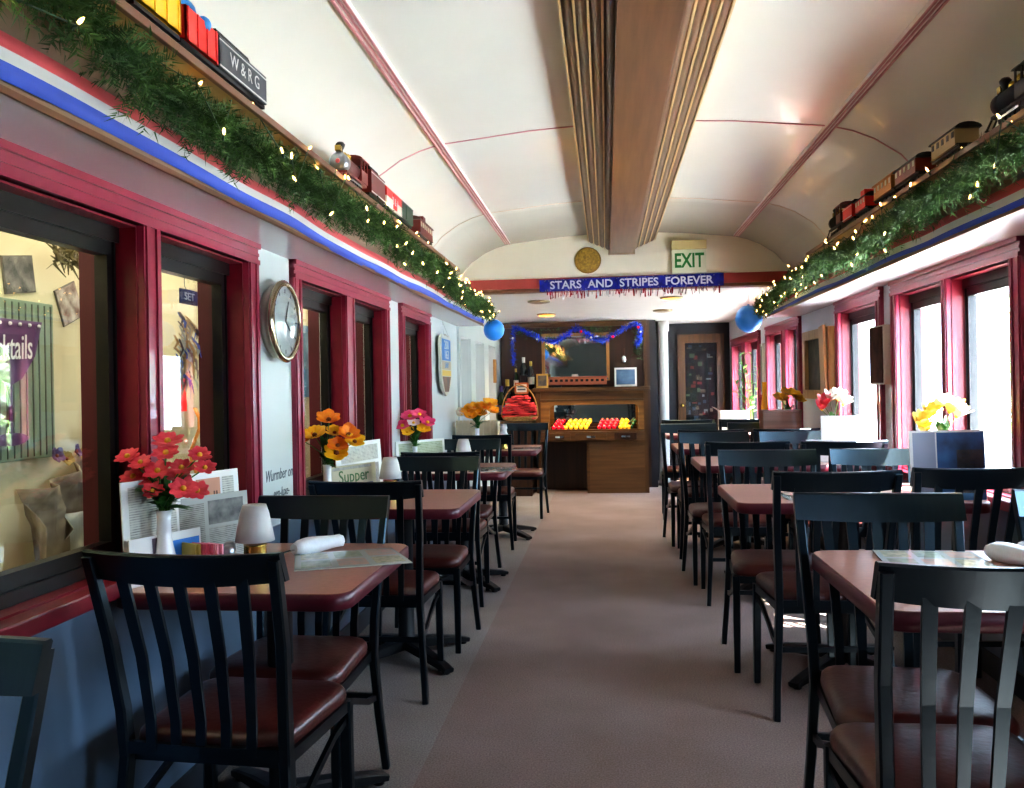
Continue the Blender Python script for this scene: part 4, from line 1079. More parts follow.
def bottle(x, y, z, h, m_, lab_m, label, cap):
    k = h / .3
    r = thing('wine_bottle', label, 'bottle', (x, y, z), group='bottles by the bar')
    MB().lathe([(.034 * k, 0), (.037 * k, .005), (.037 * k, .19 * k), (.03 * k, .215 * k), (.014 * k, .245 * k), (.013 * k, .295 * k), (.015 * k, .3 * k)], n=16).build('glass_body', m_, r)
    MB().lathe([(.0378 * k, .05 * k), (.0378 * k, .13 * k)], n=16, cap=False).build('paper_label', lab_m, r)
    MB().lathe([(.0155 * k, .25 * k), (.0158 * k, .302 * k), (.002, .303 * k)], n=12, cap=False).build('capsule', cap, r)
M_bg = mat('bottle_dark', '#10140f', rough=.1, coat=.5); M_bgr = mat('bottle_green', '#22381c', rough=.1, coat=.5); M_lbl = mat('label_cream', '#d8d2bc', rough=.6); M_capg = mat('capsule_gold', '#b99a40', rough=.3, metal=.6)
bottle(-1.08, 10.95, 1.291 - .011 if False else 1.28, .345, M_bg, M_lbl, 'tall dark wine bottle with a white label left of the honey wood frame', mat('capsule_yellow', '#c0a850', rough=.4))
bottle(-1.18, 11.05, 1.28, .40, M_bg, mat('label_dark', '#2c2420'), 'tallest dark bottle with a white capped neck behind the napkin basket', M_paper)
bottle(-1.28, 11.05, 1.28, .26, M_bgr, M_lbl, 'shorter green bottle standing beside the tallest dark bottle', M_capg)
bottle(-1.36, 10.75, .9, .50, M_bg, M_lbl, 'large dark bottle with gold neck on the side counter by the left wall', M_capg)
bottle(-1.43, 10.7, .9, .42, M_bgr, mat('label_violet', '#6a5a9a'), 'green bottle with violet label nearest the left wall on the side counter', mat('capsule_violet', '#5a4a8a'))
bottle(-1.25, 10.85, .9, .44, M_bgr, mat('label_grey', '#b0aca0'), 'green bottle with grey label behind the red napkins on the side counter', M_bg)

# basket of red napkins
bk = thing('wicker_basket', 'wicker basket with a tall hoop handle holding red napkins on the side counter', 'basket', (-1.18, 10.45, .9))
b = MB(); b.lathe([(.17, 0), (.2, .01), (.22, .045), (.228, .055), (.215, .055), (.195, .012)], n=26); b.build('basket_bowl', mat('wicker', '#b08a50', rough=.6, col2='#7a5a2c', nscale=60), bk)
b = MB(); b.tube([(.22 * math.cos(a), .0, .05 + .38 * math.sin(a)) for a in [PI * i / 16 for i in range(17)]], .009, 6); b.build('hoop_handle', MATS['wicker'], bk)
M_nap = mat('napkin_red', '#c03038', rough=.8, noise=.2, nscale=12, bump=.3, bscale=18)
for i in range(11):
    z = .9 + .03 + i * .025; w = .20 - max(0, i - 5) * .02
    b = MB(); rs = []
    for k in range(9):
        t = -1 + k / 4; rs.append([V((t * w, -.13, .008 * math.sin(k * 1.7 + i))), V((t * w, .13, .006 * math.sin(k * 2 + i))), V((t * w, .12, .02 + .006 * math.sin(k * 2.3 + i))), V((t * w, -.12, .02 + .008 * math.sin(k * 1.3 + i)))])
    b.rings(rs, True, True); o = b.build('folded_napkin', M_nap); o.location = (-1.18 + r5.uniform(-.012, .012), 10.44, z); o.rotation_euler = (0, r5.uniform(-.06, .06), r5.uniform(-.15, .15))
    tag(o, 'folded red cloth napkin in the heap filling the wicker basket', 'napkin', 'red napkins in the basket')
sg = pframe('tabletop_sign', -1.17, 10.62, .17, .14, 1.22, wood('orange_frame', '#a0522a', '#b8683a', axis='Z'), mat('sign_white', '#d8d4c8', rough=.5), 'orange framed white sign standing behind the top of the red napkin heap', .1)
for k in range(2): MB().b2((-.05, -.012 + .006 * k * 0, .045 + k * .034), (.05, -.0105, .065 + k * .034)).build('text_bar', M_ink, sg)
MB().b2((-.08, .01, -.32), (.08, .02, .02)).build('support_stand', M_wdv, sg)
bl = thing('side_plaque', 'small tan wooden plaque on the dark post by the left end of the bar', 'plaque', (WL + .03, 10.3, 1.5))
MB().b2((-.012, -.03, -.14), (.02, .06, .14), .003).build('board', M_wdlight, bl)

# blue tinsel swag over the mirror
tn = thing('tinsel_garland', 'blue tinsel garland swagged across the top of the bar cabinet mirror', 'garland', (0, 11.0, 0))
pt = [(-1.30, 1.60), (-1.31, 1.85), (-1.29, 2.07), (-1.1, 1.99), (-.95, 1.90), (-.78, 1.87), (-.62, 1.95), (-.5, 2.05), (-.38, 1.97), (-.27, 1.90), (-.15, 1.875), (0, 1.96), (.14, 2.04), (.24, 2.08), (.30, 2.02), (.29, 1.90), (.24, 1.80)]
path = []
for (a, b_) in zip(pt, pt[1:]):
    for i in range(14): path.append(V((a[0] + (b_[0] - a[0]) * i / 14, 0, a[1] + (b_[1] - a[1]) * i / 14)))
MB().tube(path, .006, 5).build('core_cord', mat('tinsel_core', '#182a90', rough=.3, metal=.4), tn)
b = MB(); r6 = random.Random(12)
for p_ in path:
    for k in range(9):
        d_ = V((r6.uniform(-1, 1), r6.uniform(-1, .4), r6.uniform(-1, 1))).normalized() * r6.uniform(.025, .058); w = d_.orthogonal().normalized() * .0026
        b.m(0 if r6.random() < .85 else 1); b.quad(p_ - w, p_ + w, p_ + d_ + w, p_ + d_ - w)
b.build('tinsel_strands', [mat('tinsel_blue', '#2d58f0', rough=.25, metal=.4), M_foils], tn)
for i in (20, 52, 105, 120, 150, 190, 200):
    MB().ball(path[i] + V((0, -.04, -.02)), .018, 10).build('bauble', M_or if i % 4 else M_foils, tn)
# green sprigs tucked above the mirror
sp_ = MB()
for k in range(240):
    x = r6.choice((r6.uniform(-1.25, -.55), r6.uniform(-.42, -.05), r6.uniform(.2, .32))); z = 1.96 + r6.uniform(-.05, .09) - (.3 * r6.random() if x > .18 else 0)
    p_ = V((x, 0, z))
    for q in range(8):
        d_ = V((r6.uniform(-1, 1), r6.uniform(-.8, .2), r6.uniform(-.8, .5))).normalized() * .04; w = d_.orthogonal().normalized() * .002
        f_ = sp_.bm.faces.new([sp_.bm.verts.new(p_ - w), sp_.bm.verts.new(p_ + w), sp_.bm.verts.new(p_ + d_)])
o = sp_.build('pine_swag', M_needle, fix=False); o.location = (0, 11.06, 0); tag(o, 'green pine sprigs tucked behind the blue tinsel over the cabinet mirror', 'garland')

# ------------------------------------------------------------------ toy trains
ZT = 2.087
for side, s, y0, y1 in (('left', -1, -.5, 5.5), ('right', 1, -.5, 5.35)):
    t = thing('toy_track', 'black toy railway track along the %s shelf' % side, 'toy track', (s * 1.15, 0, ZT))
    for k in (-1, 1): MB().b2((k * .0225 - .002, y0, .006), (k * .0225 + .002, y1, .014)).build('rail', M_steel if side == 'x' else M_iron, t)
    b = MB(); n_ = int((y1 - y0) / .045)
    for i in range(n_): b.b2((-.042, y0 + i * .045, 0), (.042, y0 + i * .045 + .02, .006))
    o = b.build('sleepers', mat('sleeper_brown', '#2c221c', rough=.7), t); o['kind'] = 'stuff'
ZW = ZT + .014
def wheels(par, L, n_, r=.02, y0=None):
    for k in range(n_):
        y = -L / 2 + L * (k + .5) / n_
        b = MB()
        for s in (-1, 1):
            b.lathe([(r, -.004), (r + .003, -.003), (r + .003, 0), (r, .003), (r * .3, .005)], c=(s * .0225, y, r), n=14, axis='X')
        b.tube([(-.0225, y, r), (.0225, y, r)], .004, 6); b.build('wheel_pair', M_iron, par)
def car(kind, s, y, L, label, m1, m2=None, h=.085, w=.1, cat='toy train car', txt=None):
    L /= .82; r = thing('toy_' + kind, label, cat, (s * 1.15, y * .955, ZW), sc=.82, group='toy train on the %s shelf' % ('left' if s < 0 else 'right'))
    wheels(r, L * .8, 4)
    MB().b2((-w * .4, -L / 2, .03), (w * .4, L / 2, .042)).build('chassis', M_iron, r)
    for k in (-1, 1): MB().b2((-.008, k * L / 2 - .02 * 0, .028), (.008, k * (L / 2 + .022), .038)).build('coupler', M_iron, r)
    if kind in ('gondola', 'tub_car'):
        b = MB(); z0, z1 = .042, .042 + h; k = 1.0
        b.b2((-w / 2, -L / 2 + .01, z0), (w / 2, L / 2 - .01, z0 + .006))
        for sx in (-1, 1):
            b.b2((sx * w / 2, -L / 2 + .01, z0), (sx * (w / 2 - .006), L / 2 - .01, z1)); b.b2((-w / 2, sx * (L / 2 - .01), z0), (w / 2, sx * (L / 2 - .016), z1))
            for q in range(4): b.b2((sx * (w / 2 + .003), -L / 2 + .02 + q * (L - .05) / 3, z0), (sx * w / 2, -L / 2 + .028 + q * (L - .05) / 3, z1))
        b.build('car_body', m1, r)
    elif kind in ('boxcar',):
        b = MB(); b.b2((-w / 2, -L / 2 + .006, .042), (w / 2, L / 2 - .006, .042 + h * .55)); b.m(1).b2((-w / 2, -L / 2 + .006, .042 + h * .55), (w / 2, L / 2 - .006, .042 + h)); b.build('car_body', [m1, m2 or m1], r)
        b = MB(); b.rings([[V((math.cos(a) * w * .53, yy, .042 + h - .004 + math.sin(a) * .022)) for a in [PI * i / 8 for i in range(9)]] for yy in (-L / 2, L / 2)], True, False); b.build('roof', m2 or m1, r)
        for sx in (-1, 1): MB().b2((sx * w / 2, -.04, .05), (sx * (w / 2 + .003), .04, .042 + h - .01)).build('sliding_door', m2 or m1, r)
    elif kind in ('coach', 'caboose'):
        MB().b2((-w / 2, -L / 2 + .02, .042), (w / 2, L / 2 - .02, .042 + h), .002).build('car_body', m1, r)
        b = MB(); b.rings([[V((math.cos(a) * w * .56, yy, .042 + h - .004 + math.sin(a) * .025)) for a in [PI * i / 8 for i in range(9)]] for yy in (-L / 2, L / 2)], True, False); b.build('roof', m2 or M_iron, r)
        nw = max(2, int(L / .06))
        for sx in (-1, 1):
            for q in range(nw):
                yy = -L / 2 + .045 + q * (L - .09) / max(1, nw - 1)
                MB().b2((sx * w / 2, yy - .012, .042 + h * .5), (sx * (w / 2 + .002), yy + .012, .042 + h * .85)).build('window_pane', mat('toy_window', '#c8c4a8', rough=.3) if m1 != M_house else M_sash, r)
        if kind == 'caboose':
            MB().b2((-w * .35, -.04, .042 + h + .01), (w * .35, .04, .042 + h + .05), .003).build('cupola', m1, r)
        for k in (-1, 1): MB().b2((-w / 2, k * (L / 2 - .02), .042), (w / 2, k * L / 2, .046)).build('platform', M_iron, r)
    elif kind == 'tender':
        b = MB(); b.b2((-w / 2, -L / 2 + .005, .042), (w / 2, L / 2 - .005, .042 + h), .003); b.build('car_body', m1, r)
        b = MB()
        for sx in (-1, 1):
            b.b2((sx * w / 2, -L / 2 + .005, .046), (sx * (w / 2 + .002), L / 2 - .005, .051)); b.b2((sx * w / 2, -L / 2 + .005, .042 + h * .86), (sx * (w / 2 + .002), L / 2 - .005, .042 + h * .9))
        b.build('white_stripe', M_white, r)
        b = MB(); b.rings([[V((-w * .42, yy, .042 + h)), V((w * .42, yy, .042 + h)), V((w * .3, yy, .042 + h + .028)), V((-w * .3, yy, .042 + h + .028))] for yy in (-L * .44, L * .2)], True, False); b.build('coal_load', mat('coal', '#14161a', rough=.8, bump=.6, bscale=60), r)
        MB().b2((-w * .3, L * .24, .042 + h), (w * .3, L * .44, .042 + h + .012)).build('water_hatch', m1, r)
    if txt:
        text('lettering', txt, h * .62, (-s * (w / 2 + .0035), 0, .042 + h * .48), (0, -s, 0), (0, 0, 1), M_white, r, depth=.0004)
    return r
def loco(s, y, label, body, front, fdir, L=.36, cabm=None):
    """fdir: y direction the engine points"""
    r = thing('toy_locomotive', label, 'toy locomotive', (s * 1.15, y * .955, ZW), 0 if fdir > 0 else PI, .86, group='toy train on the %s shelf' % ('left' if s < 0 else 'right'))
    cabm = cabm or body
    for k in range(3):
        for sx in (-1, 1):
            b = MB()
            b.lathe([(.03, -.004), (.033, -.002), (.03, .003), (.008, .005)], c=(sx * .03, -.07 + k * .072, .03), n=16, axis='X')
            for q in range(4): b.bar([(sx * .034, -.07 + k * .072, .03), (sx * .034, -.07 + k * .072 + .026 * math.cos(q * PI / 2 + .4), .03 + .026 * math.sin(q * PI / 2 + .4))], (1, 0, 0), .003, .004)
            b.build('driving_wheel', M_iron, r)
    for sx in (-1, 1): MB().bar([(sx * .042, -.08, .028), (sx * .042, .09, .028)], (1, 0, 0), .004, .009).build('side_rod', M_chrome, r)
    MB().b2((-.04, -.17, .045), (.04, .15, .056)).build('frame', body, r)
    MB().lathe([(.04, -.06), (.04, .13), (.042, .132), (.042, .145), (.036, .15)], c=(0, 0, .097), n=20, axis='Y').build('boiler', body, r)
    MB().lathe([(.043, .1), (.043, .146), (.034, .155), (.012, .158)], c=(0, 0, .097), n=20, axis='Y').build('smokebox', front, r)
    MB().lathe([(.012, .157), (.008, .162)], c=(0, 0, .097), n=12, axis='Y').build('number_plate', M_rred, r)
    MB().lathe([(.012, .13), (.012, .155), (.02, .172), (.022, .18), (.014, .19), (.01, .188)], c=(0, .115, 0), n=14).build('smokestack', front if front != M_steel else M_iron, r)
    MB().lathe([(.014, .13), (.014, .15), (.008, .158)], c=(0, .06, 0), n=12).build('steam_dome', M_brass, r)
    MB().lathe([(.016, .13), (.016, .155), (.006, .166)], c=(0, .0, 0), n=12).build('sand_dome', M_brass, r)
    b = MB(); b.b2((-.048, -.165, .056), (.048, -.06, .11)); 
    for sx in (-1, 1):
        for yy in (-.165, -.115, -.068): b.b2((sx * .048, yy, .11), (sx * .042, yy + .008, .16))
    b.build('cab', cabm, r)
    b = MB(); b.rings([[V((math.cos(a) * .055, yy, .158 + math.sin(a) * .02)) for a in [PI * i / 8 for i in range(9)]] for yy in (-.18, -.05)], True, False); b.build('cab_roof', cabm, r)
    b = MB()
    for k in range(5): b.bar([((-.036 + k * .018), .15, .045), ((-.036 + k * .018) * 1.1, .19, .012)], (1, 0, 0), .006, .006)
    b.b2((-.045, .185, .01), (.045, .192, .016)); b.build('cowcatcher', body, r)
    MB().b2((-.014, .13, .142), (.014, .158, .168), .003).build('headlamp', M_brass, r)
    return r
T_yel = mat('toy_yellow', '#f0b81c', rough=.35); T_red = mat('toy_red', '#e02a22', rough=.35); T_or = mat('toy_orange', '#d05a30', rough=.4); T_navy = mat('toy_navy', '#222c38', rough=.35)
T_mar = mat('toy_maroon', '#6a2420', rough=.4); T_white = mat('toy_white', '#e8e2d0', rough=.4); T_grn = mat('toy_green', '#22402c', rough=.4); M_house = mat('toy_tan', '#a8926a', rough=.5); T_oc = mat('toy_ochre', '#b8782c', rough=.5)
car('gondola', -1, 1.71, .19, 'orange-red open toy wagon cut off at the top left, nearest on the left shelf', T_or, h=.1)
car('gondola', -1, 1.93, .20, 'bright yellow open toy wagon on the left shelf', T_yel, h=.12)
car('gondola', -1, 2.14, .19, 'bright red open toy wagon with a blue ball on top on the left shelf', T_red, h=.1)
o = MB().ball((0, 0, .03), .034, 14).ball((.03, .05, .02), .02, 12).build('toy_load', mat('toy_blue', '#2f7fc0', rough=.5)); o.location = (-1.15, 2.02, ZW + .095); tag(o, 'round blue plastic load sitting in the bright red toy wagon', 'toy load')
car('tender', -1, 2.40, .32, 'dark navy toy tender with white lettering on the left shelf', T_navy, h=.1, txt='W & R G')
loco(-1, 3.55, 'maroon toy steam locomotive with a silver front on the left shelf', T_mar, M_steel, -1)
car('tender', -1, 3.88, .24, 'maroon toy tender right behind the silver-fronted locomotive', T_mar, h=.12)
car('boxcar', -1, 4.19, .32, 'red and white toy boxcar on the left shelf', T_white, T_red, h=.1, txt='B & A')
car('boxcar', -1, 4.46, .26, 'dark green and red toy boxcar on the left shelf', T_grn, T_grn, h=.1)
for k in (.02, .09):
    pass
car('caboose', -1, 4.95, .36, 'brown toy caboose at the far end of the left shelf', T_mar, mat('toy_brown', '#4a2c26', rough=.5), h=.09)
loco(1, 2.98, 'black toy locomotive front at the right picture edge on the right shelf', M_iron, M_iron, 1)
car('caboose', 1, 2.66, .24, 'red toy car behind the black locomotive at the right picture edge', T_red, T_red, h=.09)
car('coach', 1, 3.52, .26, 'tan toy railway coach with dark windows on the right shelf', M_house, M_iron, h=.075)
car('coach', 1, 3.95, .28, 'dark red-brown toy coach just past the tan coach on the right shelf', T_mar, M_iron, h=.075)
car('coach', 1, 4.26, .28, 'orange ochre toy coach on the right shelf', T_oc, T_oc, h=.08)
car('caboose', 1, 4.62, .2, 'small red toy caboose between the ochre coach and the tender on the right shelf', T_red, M_iron, h=.07)
car('tender', 1, 4.86, .18, 'small red toy tender on the right shelf', T_red, h=.08)
loco(1, 5.14, 'dark toy locomotive at the far end of the right shelf', M_iron, M_iron, 1, cabm=T_mar)

# ------------------------------------------------------------------ hall outside the left windows
M_hall = mat('hall_cream_wall', '#cfc4a0', rough=.6, noise=.06, nscale=2)
XH = -2.15
struct(MB().b2((XH - .1, -1, -.1), (XH, 7.3, 2.6)).build('wall_hall', M_hall))
struct(MB().b2((XH, -1, -.1), (WL - WT, 7.3, .0)).build('floor_hall', mat('hall_floor', '#8a8272', rough=.6)))
struct(MB().b2((XH, -1, 2.5), (WL - WT, 7.3, 2.6)).build('ceiling_hall', mat('hall_ceiling', '#ddd6c4', rough=.7)))
struct(MB().b2((XH, 7.3, -.1), (WL - WT, 7.4, 2.6)).build('wall_hall_end', M_hall)); struct(MB().b2((XH, -1.1, -.1), (WL - WT, -1, 2.6)).build('wall_hall_start', M_hall))
ct = thing('cocktail_sign', 'tall green slatted sign with purple martini glass and white script behind nearest left window', 'sign', (XH, 2.72, 1.36))
MB().b2((0, -.24, -.28), (.02, .24, .27), .003).build('sign_board', mat('sign_green', '#7f8f78', rough=.5, noise=.1), ct)
b = MB()
for i in range(14): b.b2((.02, -.22 + i * .034, -.27), (.0225, -.215 + i * .034, .26))
b.build('slat_line', mat('sign_lines', '#4c5448', rough=.5), ct)
M_pur = mat('sign_purple', '#54305c', rough=.5)
b = MB(); b.poly([(.025, -.17, .2), (.025, -.13, .08), (.025, -.06, .0), (.025, .0, -.025), (.025, .06, .0), (.025, .13, .08), (.025, .17, .2)], .003, (1, 0, 0)); b.b2((.022, -.008, -.2), (.026, .008, -.02)); b.poly([(.026, .085 * math.cos(a), -.205 + .022 * math.sin(a)) for a in [2 * PI * i / 20 for i in range(20)]], .003, (1, 0, 0)); b.build('martini_glass', M_pur, ct)
text('script', 'cocktails', .12, (.028, -.02, .1), (0, 1, .05), (0, -.05, 1), M_white, ct, shear=.15, bold=.0005, sx=.62)
b = MB()
for i in range(7): b.ball((.027, -.15 + i * .05, .185), .007, 6)
b.build('white_dots', M_white, ct)
def hallpic(y, z, w, h, rot, label, m_):
    r = thing('wall_photo', label, 'picture', (XH, y, z))
    R = Matrix.Rotation(rot, 3, 'X')
    MB().box((.003, 0, 0), (.006, w, h), R).build('mount', mat('mount_grey', '#6a665c', rough=.6), r); MB().box((.0065, 0, 0), (.002, w * .95, h * .94), R).build('print', m_, r)
hallpic(2.80, 1.72, .16, .13, .15, 'dark street photograph pinned high behind the nearest left window', mat('street_print', '#85827a', rough=.4, col2='#25282c', nscale=22))
hallpic(3.08, 1.645, .13, .14, .4, 'tilted brown snapshot pinned right of the cocktail sign', mat('snap_print', '#6a4a40', rough=.4, col2='#c9c0b4', nscale=26))
# dried bunch and draped garland seen through the first window
db = MB(); r8 = random.Random(31)
for k in range(220):
    p0 = V((.05, r8.uniform(-.16, .16), r8.uniform(-.02, .07))); d_ = V((r8.uniform(0, .6), r8.uniform(-1, 1), r8.uniform(-1, .5))).normalized() * r8.uniform(.03, .07); w = d_.orthogonal().normalized() * .005
    db.quad(p0 - w, p0 + w, p0 + d_ + w * .3, p0 + d_ - w * .3)
o = db.build('dried_bunch', mat('dried_leaf', '#4c4a2c', rough=.7, col2='#6a5f38'), fix=False); o.location = (XH + .02, 3.05, 1.79); tag(o, 'dark bunch of dried greenery hanging above the snapshots behind the nearest left window', 'dried plant')
dg = thing('draped_scarf', 'patterned gauzy scarf with dried flowers draped low behind the nearest left window', 'drape', (XH + .06, 3.05, 1.0))
b = MB(); rs = []
for i in range(19):
    t = i / 18; y = .28 - .56 * t; zc_ = .2 - .32 * math.sin(t * 1.7) ; rs.append([V((.05 * math.sin(i * 1.3 + k * .9), y + .02 * math.sin(k + i), zc_ + .10 - k * .045 - (.2 * t if k > 3 else 0))) for k in range(7)])
b.rings(rs, False, True, closed=False); o = b.build('scarf', mat('scarf_print', '#6a5a4a', rough=.7, col2='#a89a80', nscale=14), dg); o.modifiers.new('t', 'SOLIDIFY').thickness = .003
b = MB(); rs = []
for i in range(9):
    rs.append([V((.03 + .03 * math.sin(i * 1.9 + k), -.16 + .2 * k / 5 + .02 * math.sin(i), -.12 - i * .055)) for k in range(6)])
b.rings(rs, False, True, closed=False); o = b.build('white_gauze', mat('gauze', '#b9bcae', rough=.8, noise=.1), dg); o.modifiers.new('t', 'SOLIDIFY').thickness = .003
for k in range(10):
    b = MB(); petal_flower(b, (.06, .26 - k * .055, .22 - .02 * k + r8.uniform(-.06, .06)), (1, r8.uniform(-.5, .5), .3), .03, 5, .4, r8); b.build('dried_flower', [mat('dried_mauve', '#5c4464', rough=.7) if k % 2 else mat('dried_gold', '#9a8040', rough=.7), F_cen], dg)
# hanging bundle behind the second opening
hb = thing('hanging_bundle', 'colourful ribbon and feather bundle with a navy tag behind the second left window', 'ornament', (-1.67, 2.975, 1.64), 0, .76)
b = MB()
for k in range(70):
    z = -.06 - r8.random() * .3; y = r8.uniform(-.07, .07) * (1 - abs(z + .18)); b.m(r8.randrange(5)); d_ = V((r8.uniform(0, .5), r8.uniform(-.6, .6), -1)).normalized() * r8.uniform(.06, .14); w = V((0, 1, 0)) * r8.uniform(.006, .014)
    p0 = V((r8.uniform(0, .05), y, z)); b.rings([[p0 - w, p0 + w], [p0 + d_ * .5 - w * 1.3 + V((.02, 0, 0)), p0 + d_ * .5 + w * 1.3 + V((.02, 0, 0))], [p0 + d_ - w * .3, p0 + d_ + w * .3]], False, True, closed=False)
b.build('ribbons', [mat('rib_%d' % i, q, rough=.4) for i, q in enumerate(('#2c50a8', '#8a7a68', '#b08a50', '#3c3438', '#a8b09c'))], hb)
MB().b2((.06, -.085, -.03), (.068, .085, .04), .002).build('navy_tag', mat('tag_navy', '#1c2448', rough=.4), hb)
text('tag_word', 'SET', .05, (.07, .0, .005), (0, 1, 0), (0, 0, 1), M_white, hb, sx=1.3)
MB().tube([(.06, 0, .03), (.045, 0, .06), (.045, 0, .2)], .002, 5).build('cord', M_ink, hb)
rt = thing('red_toy_sign', 'red cut-out sign low behind the second left window', 'sign', (XH + .02, 3.86, 1.3))
MB().b2((0, -.085, -.08), (.012, -.01, .09), .003).b2((0, .01, -.08), (.012, .075, .07), .003).b2((0, -.09, -.085), (.012, .08, -.03), .003).build('red_letters', mat('neon_red', '#d03a2c', rough=.4, emis='#e03020', estr=.25), rt)
st = thing('orange_streamer', 'orange and yellow paper streamer hanging behind the second left window', 'streamer', (XH + .05, 3.98, .95))
b = MB(); b.rings([[V((.02 * math.sin(i), -.015 + .01 * math.sin(i * 1.2), .28 - i * .05)), V((.02 * math.sin(i), .02 + .01 * math.sin(i * 1.2), .28 - i * .05))] for i in range(11)], False, True, closed=False); o = b.build('paper_strip', mat('streamer_orange', '#e08a28', rough=.5), st); o.modifiers.new('t', 'SOLIDIFY').thickness = .002
bs_ = thing('blue_poster', 'blue and cream poster on the hall wall behind the third left window', 'poster', (XH, 5.72, 1.5))
MB().b2((0, -.22, -.24), (.01, .1, .24)).build('sheet', mat('poster_blue', '#4a7f9c', rough=.5), bs_); MB().b2((.01, -.18, -.05), (.012, .06, .2)).build('print', mat('poster_cream', '#7fa0ac', rough=.5, col2='#4a6a80', nscale=12), bs_)
cs = thing('curtain_post', 'tan wooden post standing in the hall behind the third left window', 'post', (XH + .08, 7.0, 0))
MB().b2((-.05, -.07, 0), (.05, .07, 2.4), .005).build('post_body', wood('hall_post', '#8a6238', '#a87c4c', axis='Z'), cs); MB().b2((-.07, -.09, 0), (.07, .09, .1), .004).build('post_foot', M_wdv, cs)

# ------------------------------------------------------------------ outside, right
struct(MB().b2((-40, -40, -1.25), (60, 60, -1.2)).build('ground', mat('pale_gravel', '#e0e0dc', rough=.9, noise=.1, nscale=2)))
def tree(x, y, h, label, seed, m_):
    r9 = random.Random(seed)
    r = thing('garden_tree', label, 'tree', (x, y, -1.2), group='trees outside the right windows')
    b = MB(); b.tube([(0, 0, 0), (.05, .03, h * .3), (-.04, .05, h * .6), (.02, 0, h * .85)], [.14, .11, .08, .03], 8)
    for k in range(7):
        a = k * 2.4; z = h * (.35 + .07 * k); b.tube([(0, 0, z), (math.cos(a) * .6, math.sin(a) * .6, z + .4), (math.cos(a) * 1.0, math.sin(a) * 1.0, z + .8)], [.05, .035, .012], 5)
    b.build('trunk', mat('bark', '#8a7a68', rough=.9), r)
    c_ = MB()
    for k in range(2600):
        u = V((r9.gauss(0, 1), r9.gauss(0, 1), r9.gauss(0, 1))).normalized() * (r9.random() ** .4)
        p0 = V((u.x * h * .33, u.y * h * .33, h * .62 + u.z * h * .36)); d_ = V((r9.uniform(-1, 1), r9.uniform(-1, 1), r9.uniform(-1, .6))).normalized() * .12; w = d_.orthogonal().normalized() * .05
        c_.quad(p0 - w * .3, p0 + d_ * .5 - w, p0 + d_, p0 + d_ * .5 + w)
    c_.build('crown', m_, r, fix=False)
M_tl = mat('tree_leaf', '#8fae6c', rough=.6, col2='#b4cc94', nscale=3)
tree(8.2, 6.2, 5.0, 'leafy green tree outside the near right windows', 41, M_tl)
tree(6.6, 13.5, 4.2, 'leafy green tree farther down outside the right windows', 42, M_tl)
tree(9.0, 19.0, 5.0, 'tall tree farthest off outside the right windows', 43, M_tl)
bd_ = thing('white_building', 'pale building across the yard outside the right windows', 'building', (14, 14, -1.2))
MB().b2((0, -9, 0), (6, 16, 4.2)).build('wall', mat('building_white', '#e6e2d8', rough=.8), bd_); MB().b2((-.5, -9.5, 4.2), (6.5, 16.5, 4.5)).build('roof', mat('building_roof', '#8a8078', rough=.8), bd_)
for k in range(5): MB().b2((-.02, -7 + k * 4.4, 1.3), (0.02, -5.6 + k * 4.4, 2.8)).build('window_pane', mat('building_glass', '#5a6a78', rough=.2), bd_)

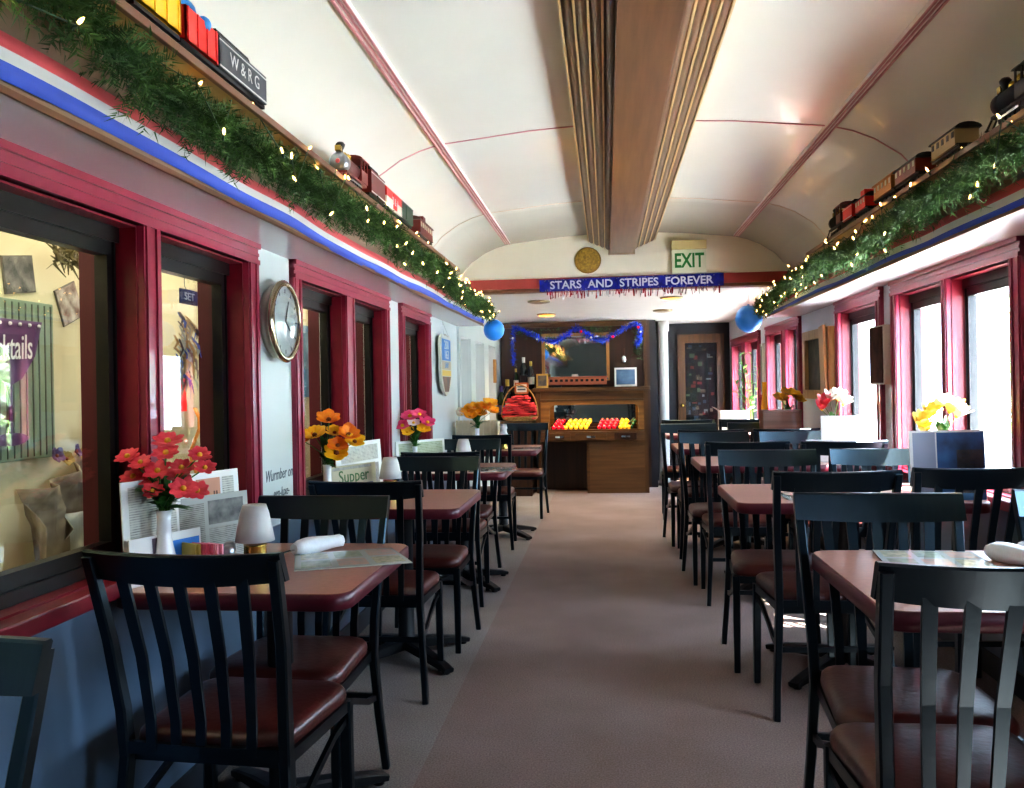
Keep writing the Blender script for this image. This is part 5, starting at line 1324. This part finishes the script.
# ------------------------------------------------------------------ light
w = bpy.data.worlds.new('sky'); scene.world = w; w.use_nodes = True
bg = w.node_tree.nodes['Background']; bg.inputs['Color'].default_value = (.60, .79, 1.0, 1); bg.inputs['Strength'].default_value = 6.2
def light(name, kind, loc, energy, color=(1, 1, 1), rot=(0, 0, 0), **kw):
    l = bpy.data.lights.new(name, kind); l.energy = energy; l.color = color
    for k, v in kw.items(): setattr(l, k, v)
    o = bpy.data.objects.new(name, l); COL.objects.link(o); o.location = loc; o.rotation_euler = rot
    return o
sd = V((-.5, .42, -1)).normalized()
s_ = light('sun', 'SUN', (6, -4, 10), 30, (1, .97, .92), angle=.01); s_.rotation_euler = sd.to_track_quat('-Z', 'Y').to_euler()
for w_ in RWIN:
    a, b_ = w_[0][0], w_[-1][1]
    p_ = light('window_portal', 'AREA', (WR + WT + .01, (a + b_) / 2, (Z0O + Z1O) / 2), 1, shape='RECTANGLE', size=Z1O - Z0O, size_y=b_ - a)
    p_.rotation_euler = (0, PI / 2, 0); p_.data.cycles.is_portal = True
# lamps: unseen fill added to brighten the hall, the two lit downlights, niche strip
for y in (1.5, 3.4, 5.4): light('hall_lamp', 'AREA', (XH + .28, y, 2.46), 5.5, (1, .93, .78), shape='RECTANGLE', size=.3, size_y=1.2)
for x, y in ((-.80, 9.88), (.49, 8.34)): light('downlight_lamp', 'SPOT', (x, y, ZV - .04), 25, (1, .75, .4), spot_size=1.9, spot_blend=.8)
light('niche_lamp', 'AREA', (-.3, 10.8, 1.09), 2.2, (1, .8, .5), shape='RECTANGLE', size=1.0, size_y=.1)

# ------------------------------------------------------------------ camera
F = 870.0
cam = bpy.data.cameras.new('camera'); co = bpy.data.objects.new('camera', cam); COL.objects.link(co)
th = math.atan(94 / F); ro = math.radians(-1.0)
co.matrix_world = Matrix.Translation((-.14, 0, 1.3)) @ Matrix.Rotation(th, 4, 'Z') @ Matrix.Rotation(PI / 2, 4, 'X') @ Matrix.Rotation(ro, 4, 'Z')
cam.sensor_width = 36; cam.lens = F / 1024 * 36; cam.shift_y = -(394 - 387.6) / 1024; cam.clip_start = .05; cam.clip_end = 200
scene.camera = co
scene.view_settings.view_transform = 'Standard'; scene.view_settings.look = 'Medium High Contrast'; scene.view_settings.exposure = 1.84
scene.cycles.use_denoising = True; scene.cycles.max_bounces = 10; scene.cycles.diffuse_bounces = 6; scene.cycles.transparent_max_bounces = 16
scene.cycles.sample_clamp_indirect = 6; scene.cycles.caustics_reflective = False; scene.cycles.caustics_refractive = False
